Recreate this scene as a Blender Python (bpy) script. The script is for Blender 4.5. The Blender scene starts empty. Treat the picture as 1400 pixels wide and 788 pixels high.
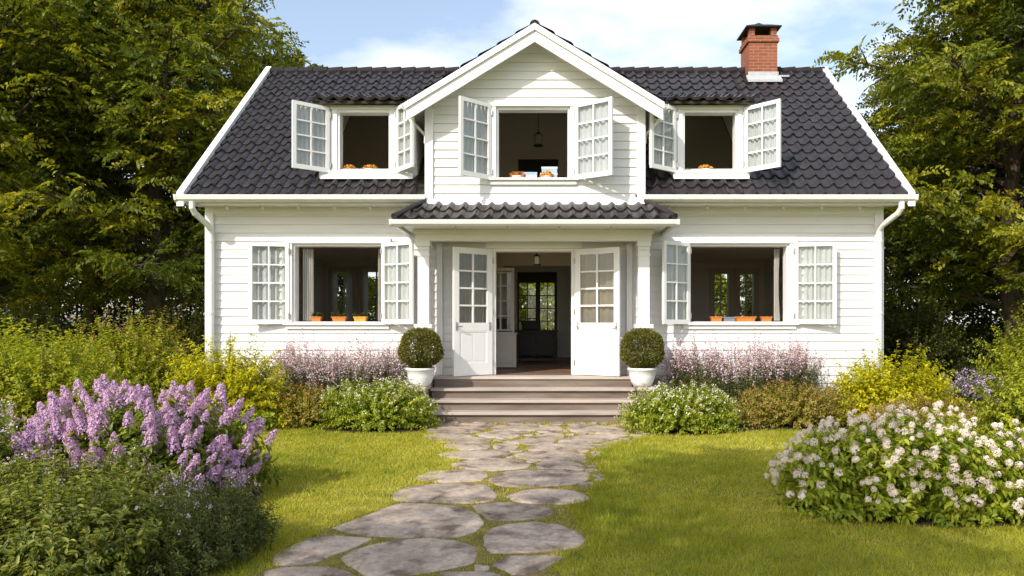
import bpy, math, random
import numpy as np
from mathutils import Vector, Matrix

# ------------------------------------------------------------------ camera, sky, sun, exposure
SC = bpy.context.scene
COL = SC.collection
R = math.radians
cd = bpy.data.cameras.new('camera'); cam = bpy.data.objects.new('camera', cd); COL.objects.link(cam)
cam.location = (0, 0, 1.6); cam.rotation_euler = (R(90), 0, 0)
cd.sensor_width = 36; cd.lens = 24.69; cd.shift_x = -0.0343; cd.shift_y = 0.0329
cd.clip_start = 0.1; cd.clip_end = 1200
SC.camera = cam

SUN_EL, SUN_AZ = R(35.5), R(217)          # azimuth clockwise from +Y: behind the camera, to its left
world = bpy.data.worlds.new('World'); SC.world = world; world.use_nodes = True
nt = world.node_tree; nt.nodes.clear()
wo = nt.nodes.new('ShaderNodeOutputWorld'); bg = nt.nodes.new('ShaderNodeBackground')
sky = nt.nodes.new('ShaderNodeTexSky'); sky.sky_type = 'NISHITA'; sky.sun_disc = False
sky.sun_elevation = SUN_EL; sky.sun_rotation = SUN_AZ
sky.air_density = 1.2; sky.dust_density = 1.6; sky.ozone_density = 1.3
bg.inputs['Strength'].default_value = 0.15
tc = nt.nodes.new('ShaderNodeTexCoord'); mp = nt.nodes.new('ShaderNodeMapping')
mp.inputs['Scale'].default_value = (2.0, 2.0, 5.0); mp.inputs['Location'].default_value = (3.1, .4, 1.7)
nz = nt.nodes.new('ShaderNodeTexNoise'); nz.inputs['Scale'].default_value = 1.25; nz.inputs['Detail'].default_value = 8; nz.inputs['Roughness'].default_value = .55
cr = nt.nodes.new('ShaderNodeValToRGB'); cr.color_ramp.elements[0].position = .46; cr.color_ramp.elements[1].position = .66
cr.color_ramp.elements[0].color = (.15, .15, .15, 1)
mx = nt.nodes.new('ShaderNodeMix'); mx.data_type = 'RGBA'
mx.inputs['B'].default_value = (6.6, 6.6, 6.7, 1)
mul = nt.nodes.new('ShaderNodeMath'); mul.operation = 'MULTIPLY'; mul.inputs[1].default_value = .85
L = nt.links.new
L(tc.outputs['Generated'], mp.inputs['Vector']); L(mp.outputs['Vector'], nz.inputs['Vector'])
L(nz.outputs['Fac'], cr.inputs['Fac']); L(cr.outputs['Color'], mul.inputs[0]); L(mul.outputs[0], mx.inputs['Factor'])
L(sky.outputs['Color'], mx.inputs['A']); L(mx.outputs['Result'], bg.inputs['Color']); L(bg.outputs[0], wo.inputs[0])

sd = bpy.data.lights.new('sun', 'SUN'); sun = bpy.data.objects.new('sun', sd); COL.objects.link(sun)
sd.energy = 3.1; sd.angle = R(.55); sd.color = (1, .935, .84)
SUN_DIR = Vector((math.sin(SUN_AZ)*math.cos(SUN_EL), math.cos(SUN_AZ)*math.cos(SUN_EL), math.sin(SUN_EL)))
sun.rotation_euler = (-SUN_DIR).to_track_quat('-Z', 'Y').to_euler(); sun.location = (-10, -12, 16)
vs = SC.view_settings; vs.view_transform = 'Standard'; vs.look = 'None'; vs.gamma = 1; vs.exposure = 0.60
SC.cycles.max_bounces = 8; SC.cycles.transparent_max_bounces = 12
SC.cycles.diffuse_bounces = 4; SC.cycles.sample_clamp_indirect = 6

random.seed(5); rng = np.random.default_rng(11)

# ------------------------------------------------------------------ materials
def mat(name, col, rough=.6, spec=.3, metal=0., var=0., vscale=3., bump=0., bscale=30., trans=0., vcol=None, stretch=(1,1,1)):
    m = bpy.data.materials.new(name); m.use_nodes = True
    n = m.node_tree; b = n.nodes['Principled BSDF']
    b.inputs['Base Color'].default_value = (*col, 1); b.inputs['Roughness'].default_value = rough
    b.inputs['Specular IOR Level'].default_value = spec; b.inputs['Metallic'].default_value = metal
    if var or vcol or bump:
        t = n.nodes.new('ShaderNodeTexCoord'); mp = n.nodes.new('ShaderNodeMapping'); mp.inputs['Scale'].default_value = stretch
        n.links.new(t.outputs['Object'], mp.inputs['Vector'])
    if var or vcol:
        z = n.nodes.new('ShaderNodeTexNoise'); z.inputs['Scale'].default_value = vscale; z.inputs['Detail'].default_value = 6; z.inputs['Roughness'].default_value = .65
        n.links.new(mp.outputs['Vector'], z.inputs['Vector'])
        r = n.nodes.new('ShaderNodeValToRGB'); e = r.color_ramp.elements
        c2 = vcol if vcol else tuple(min(1, c*(1+var)) for c in col)
        c1 = col if vcol else tuple(c*(1-var) for c in col)
        e[0].position = .32; e[1].position = .68; e[0].color = (*c1, 1); e[1].color = (*c2, 1)
        n.links.new(z.outputs['Fac'], r.inputs['Fac']); n.links.new(r.outputs['Color'], b.inputs['Base Color'])
    if bump:
        z2 = n.nodes.new('ShaderNodeTexNoise'); z2.inputs['Scale'].default_value = bscale; z2.inputs['Detail'].default_value = 5
        n.links.new(mp.outputs['Vector'], z2.inputs['Vector'])
        bp = n.nodes.new('ShaderNodeBump'); bp.inputs['Strength'].default_value = bump; bp.inputs['Distance'].default_value = .02
        n.links.new(z2.outputs['Fac'], bp.inputs['Height']); n.links.new(bp.outputs['Normal'], b.inputs['Normal'])
    return m

def leaf_mat(name, c0, c1, c2, trans=.35, rough=.45, spec=.35, tint=1.25):
    """leaf colour varies leaf by leaf through the attribute 'rnd'; light also passes through the blade"""
    m = bpy.data.materials.new(name); m.use_nodes = True
    n = m.node_tree; b = n.nodes['Principled BSDF']; out = n.nodes['Material Output']
    a = n.nodes.new('ShaderNodeAttribute'); a.attribute_name = 'rnd'
    r = n.nodes.new('ShaderNodeValToRGB'); e = r.color_ramp.elements
    e[0].color = (*c0, 1); e[1].color = (*c2, 1); k = e.new(.5); k.color = (*c1, 1)
    n.links.new(a.outputs['Fac'], r.inputs['Fac']); n.links.new(r.outputs['Color'], b.inputs['Base Color'])
    b.inputs['Roughness'].default_value = rough; b.inputs['Specular IOR Level'].default_value = spec
    t = n.nodes.new('ShaderNodeBsdfTranslucent')
    g = n.nodes.new('ShaderNodeMix'); g.data_type = 'RGBA'; g.blend_type = 'MULTIPLY'; g.inputs['Factor'].default_value = 1
    g.inputs['B'].default_value = (tint*1.15, tint*1.1, tint*.5, 1)
    n.links.new(r.outputs['Color'], g.inputs['A']); n.links.new(g.outputs['Result'], t.inputs['Color'])
    s = n.nodes.new('ShaderNodeMixShader'); s.inputs[0].default_value = trans
    n.links.new(b.outputs[0], s.inputs[1]); n.links.new(t.outputs[0], s.inputs[2]); n.links.new(s.outputs[0], out.inputs[0])
    return m

def glass_mat():
    m = bpy.data.materials.new('window_glass'); m.use_nodes = True
    n = m.node_tree; n.nodes.remove(n.nodes['Principled BSDF']); out = n.nodes['Material Output']
    t = n.nodes.new('ShaderNodeBsdfTransparent'); t.inputs[0].default_value = (.91, .93, .93, 1)
    g = n.nodes.new('ShaderNodeBsdfGlossy'); g.inputs['Roughness'].default_value = .015
    lw = n.nodes.new('ShaderNodeLayerWeight'); lw.inputs['Blend'].default_value = .5
    pw = n.nodes.new('ShaderNodeMath'); pw.operation = 'POWER'; pw.inputs[1].default_value = 4.0
    f = n.nodes.new('ShaderNodeMath'); f.operation = 'MULTIPLY_ADD'; f.inputs[1].default_value = .8; f.inputs[2].default_value = .045
    n.links.new(lw.outputs['Facing'], pw.inputs[0]); n.links.new(pw.outputs[0], f.inputs[0])
    s = n.nodes.new('ShaderNodeMixShader')
    n.links.new(f.outputs[0], s.inputs[0]); n.links.new(t.outputs[0], s.inputs[1]); n.links.new(g.outputs[0], s.inputs[2])
    n.links.new(s.outputs[0], out.inputs[0]); return m

def brick_mat():
    m = mat('chimney_brick', (.3, .09, .04), .85, .2)
    n = m.node_tree; b = n.nodes['Principled BSDF']
    t = n.nodes.new('ShaderNodeTexCoord'); sx = n.nodes.new('ShaderNodeSeparateXYZ'); ad = n.nodes.new('ShaderNodeMath'); cb = n.nodes.new('ShaderNodeCombineXYZ')
    k = n.nodes.new('ShaderNodeTexBrick'); k.inputs['Scale'].default_value = 1
    k.inputs['Color1'].default_value = (.31, .095, .045, 1); k.inputs['Color2'].default_value = (.22, .065, .032, 1); k.inputs['Mortar'].default_value = (.30, .2, .15, 1)
    k.inputs['Brick Width'].default_value = .21; k.inputs['Row Height'].default_value = .067; k.inputs['Mortar Size'].default_value = .007
    n.links.new(t.outputs['Object'], sx.inputs[0]); n.links.new(sx.outputs[0], ad.inputs[0]); n.links.new(sx.outputs[1], ad.inputs[1])
    n.links.new(ad.outputs[0], cb.inputs[0]); n.links.new(sx.outputs[2], cb.inputs[1]); n.links.new(cb.outputs[0], k.inputs['Vector'])
    n.links.new(k.outputs['Color'], b.inputs['Base Color'])
    bp = n.nodes.new('ShaderNodeBump'); bp.inputs['Strength'].default_value = .5; bp.inputs['Distance'].default_value = .01; bp.invert = True
    n.links.new(k.outputs['Fac'], bp.inputs['Height']); n.links.new(bp.outputs['Normal'], b.inputs['Normal'])
    return m

def stone_mat():
    m = mat('flagstone', (.27, .235, .215), .82, .22, bump=1, bscale=6)
    n = m.node_tree; b = n.nodes['Principled BSDF']; t = n.nodes.new('ShaderNodeTexCoord'); oi = n.nodes.new('ShaderNodeObjectInfo')
    def ramp(sc, det, p0, p1_, c0, c1):
        z = n.nodes.new('ShaderNodeTexNoise'); z.noise_dimensions = '4D'; z.inputs['Scale'].default_value = sc; z.inputs['Detail'].default_value = det; z.inputs['Roughness'].default_value = .62; z.inputs['Distortion'].default_value = .5
        k = n.nodes.new('ShaderNodeMath'); k.operation = 'MULTIPLY'; k.inputs[1].default_value = 31; n.links.new(oi.outputs['Random'], k.inputs[0]); n.links.new(k.outputs[0], z.inputs['W'])
        r = n.nodes.new('ShaderNodeValToRGB'); e = r.color_ramp.elements; e[0].position = p0; e[1].position = p1_; e[0].color = (*c0, 1); e[1].color = (*c1, 1)
        n.links.new(t.outputs['Object'], z.inputs['Vector']); n.links.new(z.outputs['Fac'], r.inputs['Fac']); return r
    def mul(a, bb, f):
        x = n.nodes.new('ShaderNodeMix'); x.data_type = 'RGBA'; x.blend_type = 'MULTIPLY'; x.inputs['Factor'].default_value = f
        n.links.new(a, x.inputs['A']); n.links.new(bb, x.inputs['B']); return x.outputs['Result']
    base = ramp(2.2, 7, .35, .66, (.35, .275, .215), (.62, .50, .395)); st = ramp(3.6, 9, .37, .52, (.30, .255, .23), (1, 1, 1)); gr = ramp(26, 5, .34, .62, (.66, .65, .64), (1.0, 1, 1))
    n.links.new(mul(mul(base.outputs[0], st.outputs[0], .85), gr.outputs[0], 1), b.inputs['Base Color']); return m

M = dict(
    siding=mat('white_painted_boards', (.735, .72, .70), .5, .3, vcol=(.80, .79, .775), vscale=1.9, bump=.15, bscale=9, stretch=(.3, 1, 4)),
    trim=mat('white_gloss_trim', (.82, .81, .80), .38, .4, var=.025, vscale=2.5),
    gutter=mat('white_gutter', (.74, .73, .70), .35, .4, var=.05, vscale=3),
    tile=mat('dark_glazed_tile', (.014, .012, .0135), .36, .5, vcol=(.036, .030, .032), vscale=5.5, bump=.2, bscale=35),
    ridge=mat('dull_ridge_tile', (.022, .019, .021), .8, .15, vcol=(.04, .034, .036), vscale=5, bump=.2, bscale=35),
    deck=mat('roof_underlay', (.05, .04, .035), .9, .1),
    stone=stone_mat(),
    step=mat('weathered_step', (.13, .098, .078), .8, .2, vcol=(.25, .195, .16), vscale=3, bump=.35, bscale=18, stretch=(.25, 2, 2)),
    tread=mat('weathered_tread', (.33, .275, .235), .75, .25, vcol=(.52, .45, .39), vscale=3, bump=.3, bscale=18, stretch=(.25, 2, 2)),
    plinth=mat('grey_plinth', (.30, .29, .28), .85, .2, var=.2, vscale=6, bump=.4),
    soil=mat('dark_soil', (.035, .025, .017), .95, .1, vcol=(.075, .055, .035), vscale=14, bump=1, bscale=45),
    joint=mat('mossy_joint', (.13, .13, .025), .95, .1, vcol=(.30, .22, .08), vscale=7, bump=1, bscale=60),
    lawn=mat('lawn_ground', (.13, .17, .02), .95, .1, vcol=(.27, .26, .05), vscale=2.2, bump=.8, bscale=70),
    bark=mat('tree_bark', (.045, .034, .024), .9, .15, vcol=(.09, .07, .05), vscale=9, bump=1, bscale=18, stretch=(3, 3, .6)),
    twig=mat('green_brown_stem', (.07, .065, .025), .8, .2, var=.3, vscale=9),
    curtain=mat('thin_white_curtain', (.58, .57, .555), .9, .1, var=.06, vscale=4),
    drape=mat('white_drape', (.72, .70, .66), .9, .1, var=.04, vscale=4),
    doorcurtain=mat('brown_grey_door_curtain', (.20, .175, .145), .9, .1, var=.15, vscale=5),
    inwall=mat('beige_plaster', (.80, .72, .60), .85, .15, var=.04, vscale=2),
    infloor=mat('dark_wood_floor', (.16, .09, .055), .45, .4, vcol=(.26, .155, .10), vscale=4, stretch=(6, .5, 1)),
    darkwood=mat('dark_wood', (.028, .018, .013), .45, .4, var=.3, vscale=6),
    cream=mat('cream_cabinet_paint', (.62, .58, .52), .5, .3, var=.05),
    iron=mat('black_iron', (.02, .02, .02), .5, .4),
    steel=mat('hinge_steel', (.42, .41, .40), .4, .5, metal=.8),
    lead=mat('lead_flashing', (.42, .43, .45), .5, .4, var=.12, vscale=8),
    pot=mat('white_glazed_pot', (.78, .77, .75), .45, .4, var=.05, vscale=6, bump=.08, bscale=12),
    terra=mat('orange_planter', (.50, .17, .035), .7, .25, var=.25, vscale=22, bump=.2),
    amber=mat('yellow_planter', (.62, .30, .05), .7, .25, var=.25, vscale=22, bump=.2),
    blue=mat('pale_blue_box', (.30, .46, .62), .6, .3, var=.1, vscale=14),
    white=mat('white_card', (.75, .76, .78), .6, .3),
    grey=mat('slate_grey_box', (.17, .18, .21), .6, .3, var=.1),
    lampglass=mat('lamp_glass', (.35, .3, .22), .2, .5),
    bulb=mat('clear_bulb', (.75, .72, .65), .15, .5),
    brick=brick_mat(), glass=glass_mat(),
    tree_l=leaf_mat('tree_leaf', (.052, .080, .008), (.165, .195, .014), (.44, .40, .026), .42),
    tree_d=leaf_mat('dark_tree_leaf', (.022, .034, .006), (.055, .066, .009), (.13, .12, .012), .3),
    green=leaf_mat('mid_green_leaf', (.085, .135, .015), (.19, .245, .028), (.38, .38, .045), .40),
    lime=leaf_mat('yellow_green_leaf', (.15, .20, .015), (.34, .375, .024), (.58, .55, .04), .45),
    gold=leaf_mat('golden_leaf', (.30, .32, .014), (.55, .53, .02), (.72, .66, .035), .45),
    moss=leaf_mat('brown_green_leaf', (.19, .18, .028), (.38, .34, .05), (.54, .38, .13), .38),
    fresh=leaf_mat('fresh_green_leaf', (.16, .235, .020), (.36, .42, .035), (.54, .55, .07), .42),
    catmint=leaf_mat('grey_green_leaf', (.085, .115, .03), (.16, .19, .055), (.28, .28, .11), .35),
    box=leaf_mat('box_leaf', (.06, .075, .012), (.17, .165, .022), (.34, .24, .05), .32),
    grass=leaf_mat('grass_blade', (.19, .24, .018), (.46, .44, .04), (.72, .62, .14), .40, tint=1.1),
    lilac=leaf_mat('lilac_petal', (.40, .22, .45), (.62, .39, .66), (.80, .62, .80), .3, rough=.6, spec=.15, tint=1.0),
    blush=leaf_mat('blush_white_petal', (.64, .44, .44), (.80, .66, .65), (.88, .82, .80), .3, rough=.6, spec=.15, tint=1.0),
    pinkish=leaf_mat('mauve_petal', (.50, .31, .48), (.72, .53, .66), (.86, .73, .79), .3, rough=.6, spec=.15, tint=1.0),
    whitish=leaf_mat('small_white_petal', (.66, .56, .50), (.80, .75, .68), (.88, .86, .80), .25, rough=.6, spec=.15, tint=1.0),
    violet=leaf_mat('violet_petal', (.26, .18, .38), (.48, .36, .56), (.74, .62, .74), .25, rough=.6, spec=.15, tint=1.0),
    sage=leaf_mat('muted_green_leaf', (.10, .135, .022), (.22, .25, .042), (.43, .42, .09), .40),
    pale=leaf_mat('pale_blush_petal', (.68, .52, .50), (.83, .73, .70), (.90, .86, .84), .3, rough=.6, spec=.15, tint=1.0),
    russet=leaf_mat('russet_bud', (.28, .10, .06), (.40, .17, .10), (.55, .32, .22), .25, rough=.6, spec=.15, tint=1.0),
)

def let_light_through(m, share):
    n = m.node_tree; b = n.nodes['Principled BSDF']; out = n.nodes['Material Output']; t = n.nodes.new('ShaderNodeBsdfTranslucent'); t.inputs[0].default_value = (.8, .78, .72, 1)
    s = n.nodes.new('ShaderNodeMixShader'); s.inputs[0].default_value = share
    n.links.new(b.outputs[0], s.inputs[1]); n.links.new(t.outputs[0], s.inputs[2]); n.links.new(s.outputs[0], out.inputs[0])
let_light_through(M['drape'], .5)

# ------------------------------------------------------------------ object helpers
def tag(o, label=None, cat=None, group=None, kind=None):
    if label: o['label'] = label
    if cat: o['category'] = cat
    if group: o['group'] = group
    if kind: o['kind'] = kind
    return o

def thing(name, loc, label, cat, group=None):
    o = bpy.data.objects.new(name, None); COL.objects.link(o); o.location = loc; o.empty_display_size = .2
    return tag(o, label, cat, group)

def origin_of(o):
    v = Vector((0, 0, 0))
    while o is not None:
        v += o.location; o = o.parent
    return v

def link(name, me, m, parent=None, at=None, smooth=False):
    o = bpy.data.objects.new(name, me); COL.objects.link(o)
    if m: me.materials.append(m)
    base = origin_of(parent) if parent else Vector((0, 0, 0))
    if at is not None: base = Vector(at)
    if base.length > 0: me.transform(Matrix.Translation(-base))
    if parent:
        o.parent = parent
        if at is not None: o.location = base - origin_of(parent)
    elif at is not None: o.location = base
    if smooth: me.shade_smooth()
    return o

class MB:
    def __init__(s): s.v = []; s.f = []
    def add(s, vs, fs):
        k = len(s.v); s.v.extend([tuple(p) for p in vs]); s.f.extend([tuple(i+k for i in f) for f in fs]); return s
    def box(s, x0, x1, y0, y1, z0, z1, mp=None):
        p = [(x, y, z) for x in (x0, x1) for y in (y0, y1) for z in (z0, z1)]
        if mp: p = [mp(*q) for q in p]
        return s.add(p, [(0,1,3,2),(4,6,7,5),(0,4,5,1),(2,3,7,6),(0,2,6,4),(1,5,7,3)])
    def prism(s, poly, mp, a, b):
        """poly: 2D points; mp(u, v, w) -> xyz; extruded from w=a to w=b"""
        n = len(poly)
        return s.add([mp(u, v, a) for u, v in poly] + [mp(u, v, b) for u, v in poly],
              [tuple(range(n))[::-1], tuple(range(n, 2*n))] + [(i, (i+1) % n, (i+1) % n+n, i+n) for i in range(n)])
    def tube(s, pts, rad, n=8, cap=True):
        pts = [Vector(p) for p in pts]; k0 = len(s.v)
        if not hasattr(rad, '__len__'): rad = [rad]*len(pts)
        ref = None
        for i, p in enumerate(pts):
            d = (pts[min(i+1, len(pts)-1)] - pts[max(i-1, 0)])
            d = d.normalized() if d.length > 1e-9 else Vector((0, 0, 1))
            if ref is None: ref = d.orthogonal().normalized()
            ref = (ref - d*ref.dot(d)); ref = ref.normalized() if ref.length > 1e-6 else d.orthogonal().normalized()
            b = d.cross(ref)
            for k in range(n):
                a = 2*math.pi*k/n; q = p + (ref*math.cos(a) + b*math.sin(a))*rad[i]; s.v.append(tuple(q))
        for i in range(len(pts)-1):
            for k in range(n):
                a = k0+i*n+k; b2 = k0+i*n+(k+1) % n; s.f.append((a, b2, b2+n, a+n))
        if cap:
            s.f.append(tuple(range(k0, k0+n))[::-1]); e = k0+(len(pts)-1)*n; s.f.append(tuple(range(e, e+n)))
        return s
    def lathe(s, prof, c, n=32):
        k0 = len(s.v)
        for r, z in prof:
            for k in range(n):
                a = 2*math.pi*k/n; s.v.append((c[0]+r*math.cos(a), c[1]+r*math.sin(a), c[2]+z))
        for i in range(len(prof)-1):
            for k in range(n):
                a = k0+i*n+k; b = k0+i*n+(k+1) % n; s.f.append((a, b, b+n, a+n))
        s.f.append(tuple(range(k0, k0+n))[::-1]); e = k0+(len(prof)-1)*n; s.f.append(tuple(range(e, e+n)))
        return s
    def mesh(s, name):
        me = bpy.data.meshes.new(name); me.from_pydata(s.v, [], s.f); me.update(); return me
    def build(s, name, m, parent=None, at=None, smooth=False, bevel=0):
        o = link(name, s.mesh(name), m, parent, at, smooth)
        if bevel:
            b = o.modifiers.new('edge', 'BEVEL'); b.width = bevel; b.segments = 2; b.limit_method = 'ANGLE'; b.angle_limit = R(50)
        return o

def frame2(p0, p1, away=True):
    """plan frame from p0 to p1; local (u along, n away from the camera, z)"""
    u = Vector((p1[0]-p0[0], p1[1]-p0[1])); w = u.length; u.normalize(); n = Vector((-u.y, u.x))
    if n.y < 0: n = -n
    return w, (lambda a, b, z: (p0[0]+u.x*a+n.x*b, p0[1]+u.y*a+n.y*b, z))

TMPL = {
    'fold': ([(0,0,0), (.42,-.5,.14), (.42,.5,.14), (1,0,-.06)], [(0,3,1), (0,2,3)]),
    'round': ([(0,0,0), (.28,-.42,.10), (.66,-.40,.07), (1,0,-.14), (.66,.40,.07), (.28,.42,.10)], [(0,3,2,1), (0,5,4,3)]),
    'petal': ([(0,0,0), (.6,-.5,.05), (1,0,0), (.6,.5,.05)], [(0,3,2,1)]),
    'blade': ([(0,-.5,0), (0,.5,0), (1,0,.25)], [(0,1,2)]),
}
def norm(a): return a/np.maximum(np.linalg.norm(a, axis=-1, keepdims=True), 1e-9)

def leaf_mesh(name, P, D, N, Ln, Wd, rnd, tmpl='fold'):
    """one mesh of many small blades: P base, D direction, N upper side, Ln length, Wd width"""
    P, D, N = np.asarray(P, float), norm(np.asarray(D, float)), np.asarray(N, float)
    n = len(P); Ln = np.broadcast_to(np.asarray(Ln, float), (n,)); Wd = np.broadcast_to(np.asarray(Wd, float), (n,))
    S = norm(np.cross(D, N)); U = np.cross(S, D)
    tv, tf = TMPL[tmpl]; tv = np.array(tv); k = len(tv)
    V = (P[:, None] + D[:, None]*(tv[:, 0][None, :, None]*Ln[:, None, None]) + S[:, None]*(tv[:, 1][None, :, None]*Wd[:, None, None])
         + U[:, None]*(tv[:, 2][None, :, None]*Ln[:, None, None])).reshape(-1, 3)
    fl = len(tf[0]); F = (np.array(tf)[None] + (np.arange(n)*k)[:, None, None]).reshape(-1)
    me = bpy.data.meshes.new(name)
    me.vertices.add(len(V)); me.vertices.foreach_set('co', V.astype(np.float32).ravel())
    me.loops.add(len(F)); me.loops.foreach_set('vertex_index', F.astype(np.int32))
    npoly = len(F)//fl; me.polygons.add(npoly); me.polygons.foreach_set('loop_start', (np.arange(npoly)*fl).astype(np.int32))
    me.update(calc_edges=True)
    a = me.attributes.new('rnd', 'FLOAT', 'POINT'); a.data.foreach_set('value', np.repeat(np.clip(rnd, 0, 1), k).astype(np.float32))
    return me
# ------------------------------------------------------------------ ground, path
STONES = [
    [(-1.641, 5.412), (-1.595, 5.541), (-1.455, 5.816), (-1.334, 6.081), (-1.18, 6.145), (-0.829, 6.042), (-0.623, 5.853), (-0.517, 5.574), (-0.551, 5.35), (-0.678, 5.202), (-0.96, 5.184), (-1.25, 5.213), (-1.45, 5.29)],
    [(-1.37, 4.704), (-1.356, 4.826), (-1.273, 4.954), (-1.116, 5.088), (-0.882, 5.144), (-0.663, 5.088), (-0.51, 4.954), (-0.492, 4.704), (-0.522, 4.611), (-0.737, 4.479), (-0.934, 4.395), (-1.114, 4.395), (-1.224, 4.522)],
    [(-1.857, 4.776), (-1.801, 5.007), (-1.745, 5.144), (-1.565, 5.19), (-1.296, 5.144), (-1.358, 4.954), (-1.464, 4.801), (-1.54, 4.634), (-1.764, 4.598)],
    [(-1.786, 4.458), (-1.735, 4.522), (-1.591, 4.553), (-1.401, 4.544), (-1.268, 4.458), (-1.188, 4.334), (-1.415, 4.216), (-1.705, 4.255)],
    [(-0.464, 5.202), (-0.425, 5.381), (-0.322, 5.508), (-0.116, 5.574), (0.074, 5.521), (0.217, 5.32), (0.272, 5.144), (0.22, 4.98), (0.082, 4.891), (-0.134, 4.851), (-0.366, 4.841), (-0.436, 4.98)],
    [(-0.356, 4.611), (-0.245, 4.752), (-0.05, 4.776), (0.104, 4.738), (-0.001, 4.544), (-0.107, 4.436), (-0.198, 4.415), (-0.312, 4.544)],
    [(-0.669, 4.436), (-0.506, 4.466), (-0.35, 4.436), (-0.268, 4.334), (-0.398, 4.142), (-0.659, 4.179)],
    [(-0.472, 4.589), (-0.384, 4.566), (-0.378, 4.492), (-0.453, 4.479)],
    [(-0.632, 6.042), (-0.423, 6.161), (-0.169, 6.121), (-0.002, 6.003), (0.059, 5.89), (-0.021, 5.71), (-0.233, 5.641), (-0.446, 5.641), (-0.539, 5.816)],
    [(-1.417, 6.46), (-1.34, 6.739), (-1.13, 6.868), (-0.853, 6.908), (-0.61, 6.837), (-0.466, 6.46), (-0.493, 6.244), (-0.677, 6.161), (-1.021, 6.202), (-1.33, 6.261)],
    [(-0.362, 6.371), (-0.25, 6.596), (-0.002, 6.691), (0.247, 6.596), (0.369, 6.371), (0.317, 6.202), (0.082, 6.121), (-0.213, 6.178)],
    [(-1.324, 7.151), (-1.224, 7.436), (-0.982, 7.532), (-0.717, 7.459), (-0.628, 7.319), (-0.665, 7.044), (-0.956, 6.97), (-1.174, 6.991)],
    [(-0.58, 7.044), (-0.459, 7.412), (-0.209, 7.556), (0.179, 7.556), (0.427, 7.377), (0.411, 7.097), (0.233, 6.868), (-0.141, 6.768), (-0.421, 6.808)],
    [(-1.079, 7.805), (-0.924, 8.003), (-0.694, 8.157), (-0.444, 8.105), (-0.213, 7.903), (-0.235, 7.663), (-0.563, 7.508), (-0.877, 7.599)],
    [(-0.112, 7.853), (-0.013, 8.003), (0.29, 7.972), (0.424, 7.663), (0.35, 7.526), (0.084, 7.571), (-0.09, 7.645)],
    [(-1.293, 8.429), (-1.109, 8.66), (-0.788, 8.744), (-0.54, 8.66), (-0.432, 8.486), (-0.536, 8.264), (-0.774, 8.126), (-1.093, 8.21)],
    [(-0.374, 8.373), (-0.251, 8.543), (0.095, 8.625), (0.375, 8.543), (0.447, 8.264), (0.295, 8.105), (-0.013, 8.053), (-0.281, 8.157)],
    [(-0.26, 8.842), (-0.061, 9.096), (0.333, 9.162), (0.72, 9.07), (0.523, 8.842), (0.226, 8.625), (-0.123, 8.625)],
    [(-0.677, 9.031), (-0.503, 9.189), (-0.38, 9.031), (-0.392, 8.78), (-0.564, 8.696), (-0.663, 8.842)],
    [(-1.321, 9.057), (-1.058, 9.162), (-0.776, 9.122), (-0.741, 8.842), (-0.96, 8.696), (-1.222, 8.842)],
    [(-1.426, 9.297), (-1.222, 9.535), (-0.922, 9.681), (-0.761, 9.506), (-0.788, 9.256), (-1.062, 9.202)],
    [(-1.714, 9.801), (-1.532, 9.987), (-1.153, 9.987), (-1.032, 9.801), (-1.111, 9.622), (-1.506, 9.506)],
    [(-0.556, 9.297), (-0.281, 9.535), (0.057, 9.464), (0.078, 9.162), (-0.222, 9.096)],
    [(-0.998, 9.955), (-0.813, 10.163), (-0.559, 10.213), (-0.342, 9.924), (-0.5, 9.578), (-0.821, 9.651)],
    [(-0.817, 10.536), (-0.597, 10.899), (-0.181, 10.806), (-0.147, 10.312), (-0.456, 10.229), (-0.773, 10.312)],
    [(-1.719, 10.196), (-1.658, 10.806), (-1.265, 10.956), (-0.892, 10.806), (-0.934, 10.363), (-1.113, 10.082), (-1.514, 10.034)],
    [(-0.12, 10.714), (0.119, 10.806), (0.233, 10.363), (0.06, 10.082), (-0.114, 10.147)],
    [(-0.163, 9.726), (0.009, 10.003), (0.223, 9.924), (0.203, 9.578), (0.009, 9.492)],
    [(0.332, 10.624), (0.614, 10.843), (0.932, 10.714), (1.137, 10.363), (1.126, 10.034), (0.743, 10.003), (0.395, 10.147)],
    [(0.163, 9.366), (0.378, 9.726), (0.687, 9.924), (1.105, 9.847), (0.82, 9.435), (0.52, 9.189), (0.241, 9.189)],
]
MB().add([(-200,-120,0),(200,-120,0),(200,400,0),(-200,400,0)], [(0,1,2,3)]).build('ground', M['lawn'])
tag(bpy.data.objects['ground'], 'green lawn ground', None, None, 'structure'); del bpy.data.objects['ground']['label']

def smooth_poly(P, per=5, wob=.012, seed=0):
    r = random.Random(seed); P = np.array(P); n = len(P); out = []
    for i in range(n):
        p0, p1, p2, p3 = P[i-1], P[i], P[(i+1) % n], P[(i+2) % n]
        for k in range(per):
            t = k/per
            q = .5*((2*p1)+(-p0+p2)*t+(2*p0-5*p1+4*p2-p3)*t*t+(-p0+3*p1-3*p2+p3)*t**3)
            out.append(q+np.array([r.uniform(-wob, wob), r.uniform(-wob, wob)]))
    return np.array(out)

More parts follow.
